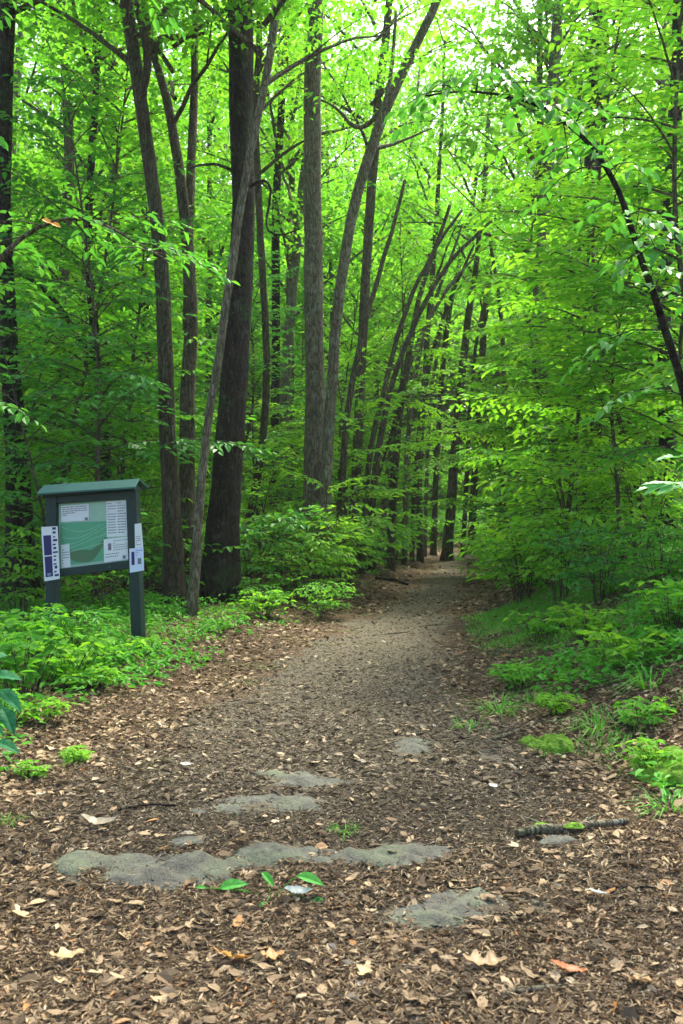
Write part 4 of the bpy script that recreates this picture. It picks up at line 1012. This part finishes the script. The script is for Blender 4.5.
sheet('flyer', [(47.5, 581), (62.8, 578.5), (60.5, 526), (44.2, 527)], M_PAPER, [(.1, .07, .58, .45, 1), (.1, .47, .58, .84, 1), (.22, .09, .46, .14, 2)] + strip, .066, (M_NAVY, M_PBLUE), 'tall navy and white flyer pinned to the left post')
sheet('flyer', [(137.5, 549), (145.5, 548), (143.5, 523), (137, 524)], M_PAPER, rows(.15, .1, .8, .5, 5), .060, (M_INK,), 'narrow white flyer at the top of the right post')
sheet('flyer', [(132.5, 572.5), (146.5, 570), (145.8, 547), (132, 548.5)], M_PBLUE, [(.14, .3, .36, .85, 1), (.58, .3, .84, .55, 2)] + rows(.45, .62, .9, .9, 3, 2), .066, (M_NAVY, M_INK), 'pale blue flyer low on the right post')
for px, py in ((64, 572.5), (112, 567)):
    a = Acc(); c0 = onb(px, py, .047); tube(a, np.array([c0, c0 + NB * .012]), [.012, .010], 10); link('latch', a.mesh('latch', M_ROOF, True), board)

# ------------------------------------------------------------------ sticks, strips for sun patches, single leaves on the ground
def ground_pt(px, py):
    D = EYE * F / (py - CY)
    for _ in range(8): D = (EYE - Hs((px - CX) / F * D, D)) * F / (py - CY)
    x = (px - CX) / F * D; return np.array([x, D, Hs(x, D)])
def stick(name, label, pts, bark, group='sticks lying on the path', lift=.01, cat='stick', twigs=(), seed=3):
    rng = np.random.default_rng(seed); q = [ground_pt(px, py) for px, py, w in pts]; D = q[0][1]
    pr = np.array([np.append(p + [0, 0, lift + w / 2 / F * p[1] * .6], w / 2 / F * p[1]) for p, (_, _, w) in zip(q, pts)])
    base = pr[0, :3].copy(); pr[:, :3] -= base; pr = smooth_path(pr, 26, .0025, rng); a = Acc(); tube(a, pr[:, :3], pr[:, 3], 9, 0, .035, rng)
    for f, (dx, dy, dz) in twigs:
        k = int(f * 25); s0 = pr[k, :3]; r0 = pr[k, 3] * .6
        tube(a, smooth_path([s0, s0 + np.array([dx, dy, dz]) * .5 + [0, 0, .01], s0 + np.array([dx, dy, dz])], 7, .002, rng), np.linspace(r0, r0 * .3, 7), 6)
    o = link(name, a.mesh(name, bark, True), None, base); return tag(o, label, cat, group)
fb = stick('fallen_branch', 'mossy grey fallen branch lying on the right of the path', [(514, 839, 7), (535, 836, 10), (560, 835, 9), (592, 831, 8), (628, 826, 5)], BARK_GREY, None, .02, 'branch', [(.55, (.12, .1, .03)), (.3, (-.1, .12, .02))])
a = Acc()
for px, w in ((541, 22), (574, 26)):
    c = ground_pt(px, 835) + [0, 0, .052] - np.array(fb.location); th = np.arange(14) / 14 * 2 * PI; L = w / F * 4.9
    v = [c + [0, 0, .012]]; 
    for r, dz in ((.5, .006), (1, -.012)): v += [c + np.array([math.cos(t_) * L / 2 * r * rb.uniform(.8, 1.1), math.sin(t_) * .028 * r, dz]) for t_ in th]
    a.add(v, [(1 + k, 15 + k, 15 + (k + 1) % 14, 1 + (k + 1) % 14) for k in range(14)], [(0, 1 + k, 1 + (k + 1) % 14) for k in range(14)])
link('moss_patch', a.mesh('moss_patch', M_MOSS, True), fb)
stick('log', 'short dark rotten log among leaves in front of the notice board', [(52, 694, 6), (75, 690, 8), (104, 689, 6)], BARK_DARK, None, .02, 'log')
stick('stick', 'curved tan twig at the bottom edge of the path, hooked', [(436, 975, 3), (460, 981, 4), (458, 992, 4), (466, 1008, 3.5), (476, 1018, 2.5)], BARK_BROWN)
stick('stick', 'straight grey stick near the bottom right', [(500, 997, 5), (530, 993, 6), (568, 990, 4)], BARK_GREY)
stick('stick', 'thin forked dark twig right of the blue-grey slab', [(425, 880, 2.5), (455, 893, 3), (478, 890, 2)], BARK_DARK, twigs=[(.4, (.06, .12, .02)), (.7, (-.02, .14, .02))])
stick('stick', 'pale stick at the foot of the right bank', [(492, 741, 3), (508, 737, 4), (522, 731, 3)], BARK_GREY)
stick('stick', 'dark twig at the bottom of the picture just right of centre', [(338, 1008, 3), (352, 996, 3), (378, 990, 2)], BARK_DARK)
stick('stick', 'thin dark twig left of the rock with the tan edge', [(118, 812, 2.5), (150, 806, 2.5), (176, 808, 2)], BARK_DARK)
stick('stick', 'bent brown twig at right between fallen branch and border', [(596, 885, 3), (622, 892, 3), (660, 888, 2)], BARK_BROWN)
stick('stick', 'dark crooked stick leaning on the right bank', [(632, 752 - 20, 4), (612, 720, 4), (598, 706, 3)], BARK_DARK)
stick('root', 'pale strip painting a sunlit patch across the path, left half', [(372, 636, 1.2), (392, 634, 2), (412, 632, 1.2)], BARK_GREY, 'painted sun patches across the path', .0, 'root')  # pale strip stands in for a patch of sun on the path
stick('root', 'pale strip painting a sunlit patch across the path, farther right half', [(418, 627, 1.2), (434, 625, 2), (450, 625, 1.2)], BARK_GREY, 'painted sun patches across the path', .0, 'root')  # second pale strip standing in for sun, farther to the right
stick('log', 'dark fallen stick at the left bend of the path', [(376, 580, 3), (392, 581, 4), (408, 586, 3)], BARK_DARK, None, .02, 'log')

def single_leaf(px, py, L, W, az, col, label, lobes=0, curl=.25, name='fallen_leaf', cat='leaf', group='single leaves lying on the path', lift=.032, trans=.2):
    x, y, z = ground_pt(px, py); m, nt, out = mat_new('single_leaf')
    tc = nt.nodes.new('ShaderNodeTexCoord'); n = noise(nt, tc.outputs['Object'], 60, 4); c = mixc(nt, math_(nt, 'MULTIPLY', n, .7), col, tuple(k * .55 for k in col))
    p = princ(nt, out, c, .5, .4, link_out=False); tr = nt.nodes.new('ShaderNodeBsdfTranslucent'); nt.links.new(c, tr.inputs[0])
    mx = nt.nodes.new('ShaderNodeMixShader'); mx.inputs[0].default_value = trans; nt.links.new(p, mx.inputs[1]); nt.links.new(tr.outputs[0], mx.inputs[2]); nt.links.new(mx.outputs[0], out.inputs[0])
    a = Acc(); n = 17; t = np.linspace(0, 1, n); w = W / 2 * np.sin(PI * t ** .85) ** .8
    if lobes: w = w * (.62 + .38 * np.cos(t * lobes * 2 * PI)) + .002
    zz = curl * L * (t - .5) ** 2 * 2 + rb.normal(0, .002, n)
    mid = np.stack([(t - .5) * L, 0 * t, zz], -1); lt = mid + np.stack([0 * t, w, w * .35], -1); rt_ = mid + np.stack([0 * t, -w, w * rb.uniform(.1, .5)], -1)
    a.add(np.vstack([mid, lt, rt_]), [(k, k + 1, n + k + 1, n + k) for k in range(n - 1)] + [(2 * n + k, 2 * n + k + 1, k + 1, k) for k in range(n - 1)])
    o = link(name, a.mesh(name, m, True), None, (x, y, z + lift), (rb.normal(.25, .1), rb.normal(0, .1), az)); return tag(o, label, cat, group)
single_leaf(298, 899, .12, .05, .2, (.2, .27, .28), 'pale blue-white upturned leaf beside the green seedling')
single_leaf(232, 966, .15, .09, 2.9, (.5, .24, .05), 'orange lobed dry leaf at lower left of the seedling', 3)
single_leaf(272, 964, .09, .06, .4, (.45, .25, .07), 'small orange leaf just right of the orange lobed one', 2)
single_leaf(484, 971, .16, .09, .1, (.42, .29, .14), 'large tan lobed leaf near the bottom centre right', 3)
single_leaf(568, 978, .14, .04, .05, (.5, .17, .05), 'rust-red narrow leaf near the bottom right')
single_leaf(100, 829, .19, .06, .1, (.34, .29, .2), 'long bleached curled leaf at left behind the largest rock', 0, .5)
single_leaf(597, 901, .09, .045, 2.5, (.42, .44, .38), 'pale grey leaf at right below the fallen branch')
single_leaf(493, 812 - 20, .07, .05, .8, (.55, .58, .52), 'small grey curled leaf on the bare earth right of the middle')
single_leaf(66, 965, .13, .08, .7, (.52, .37, .17), 'big tan leaf lying at the lower left corner', 2)
single_leaf(20, 922, .12, .07, 2.2, (.55, .42, .22), 'pale tan leaf at the left border near the bottom', 2)
single_leaf(364, 980, .10, .06, 1.2, (.55, .40, .2), 'tan leaf at the bottom, right of centre', 2)
single_leaf(640, 990, .12, .08, 2.7, (.5, .32, .16), 'brown lobed leaf in the bottom right corner', 3)
single_leaf(186, 770, .08, .05, .3, (.36, .37, .32), 'small bleached leaf on the left side of the path')
# seedling with four broad green leaves
q = ground_pt(272, 897); sd = empty('seedling', q, 'bright green seedling with a few broad leaves growing between the rocks', 'seedling')
M_SL = leaf_mat('seedling_leaf', [(0, (.06, .30, .045)), (1, (.10, .40, .06))], trans=.35)
st = Acc()
for px, py, dd, L, ax in [(219, 889, .02, .135, (.9, .1, .28)), (262, 872, .0, .085, (.65, -.4, -.45)), (297, 876, -.02, .13, (.95, -.1, -.12)), (312, 901, -.06, .08, (.9, -.2, -.05)), (206, 888, .02, .05, (-.6, -.2, .2)), (266, 905, -.1, .05, (-.5, -.5, 0.1))]:
    e = P(px, py, q[1] + dd) - q; e[2] = max(e[2], .012); tube(st, smooth_path([np.array([0, 0, -.01]), e * [.5, .5, .3] + [0, 0, .02], e], 8), np.linspace(.0028, .0018, 8), 5)
    lf = Acc(); fine_leaves(lf, [e], [ax], [[.05, -.5, 1]], L * .9, L * .4, 0, .2, .25); link('leaf', lf.mesh('leaf', M_SL), sd)
link('stem', st.mesh('stem', LEAF_C, True), sd)

# ------------------------------------------------------------------ thin haze volume added to lift the dark depth of the wood
m, nt, out = mat_new('lift_haze'); pv = nt.nodes.new('ShaderNodeVolumePrincipled'); pv.inputs['Density'].default_value = .0005
pv.inputs['Color'].default_value = (.93, .97, .9, 1); pv.inputs['Anisotropy'].default_value = .3; nt.links.new(pv.outputs[0], out.inputs[1])
a = Acc(); x0, x1, y0, y1, z0, z1 = -700, 700, -60, 760, -12, 62
a.add([(x0, y0, z0), (x1, y0, z0), (x1, y1, z0), (x0, y1, z0), (x0, y0, z1), (x1, y0, z1), (x1, y1, z1), (x0, y1, z1)], [(0, 3, 2, 1), (4, 5, 6, 7), (0, 1, 5, 4), (1, 2, 6, 5), (2, 3, 7, 6), (3, 0, 4, 7)])
tag(link('haze', a.mesh('haze', m)), 'thin pale haze added to lighten the dark depth between the trees', 'haze', kind='stuff')
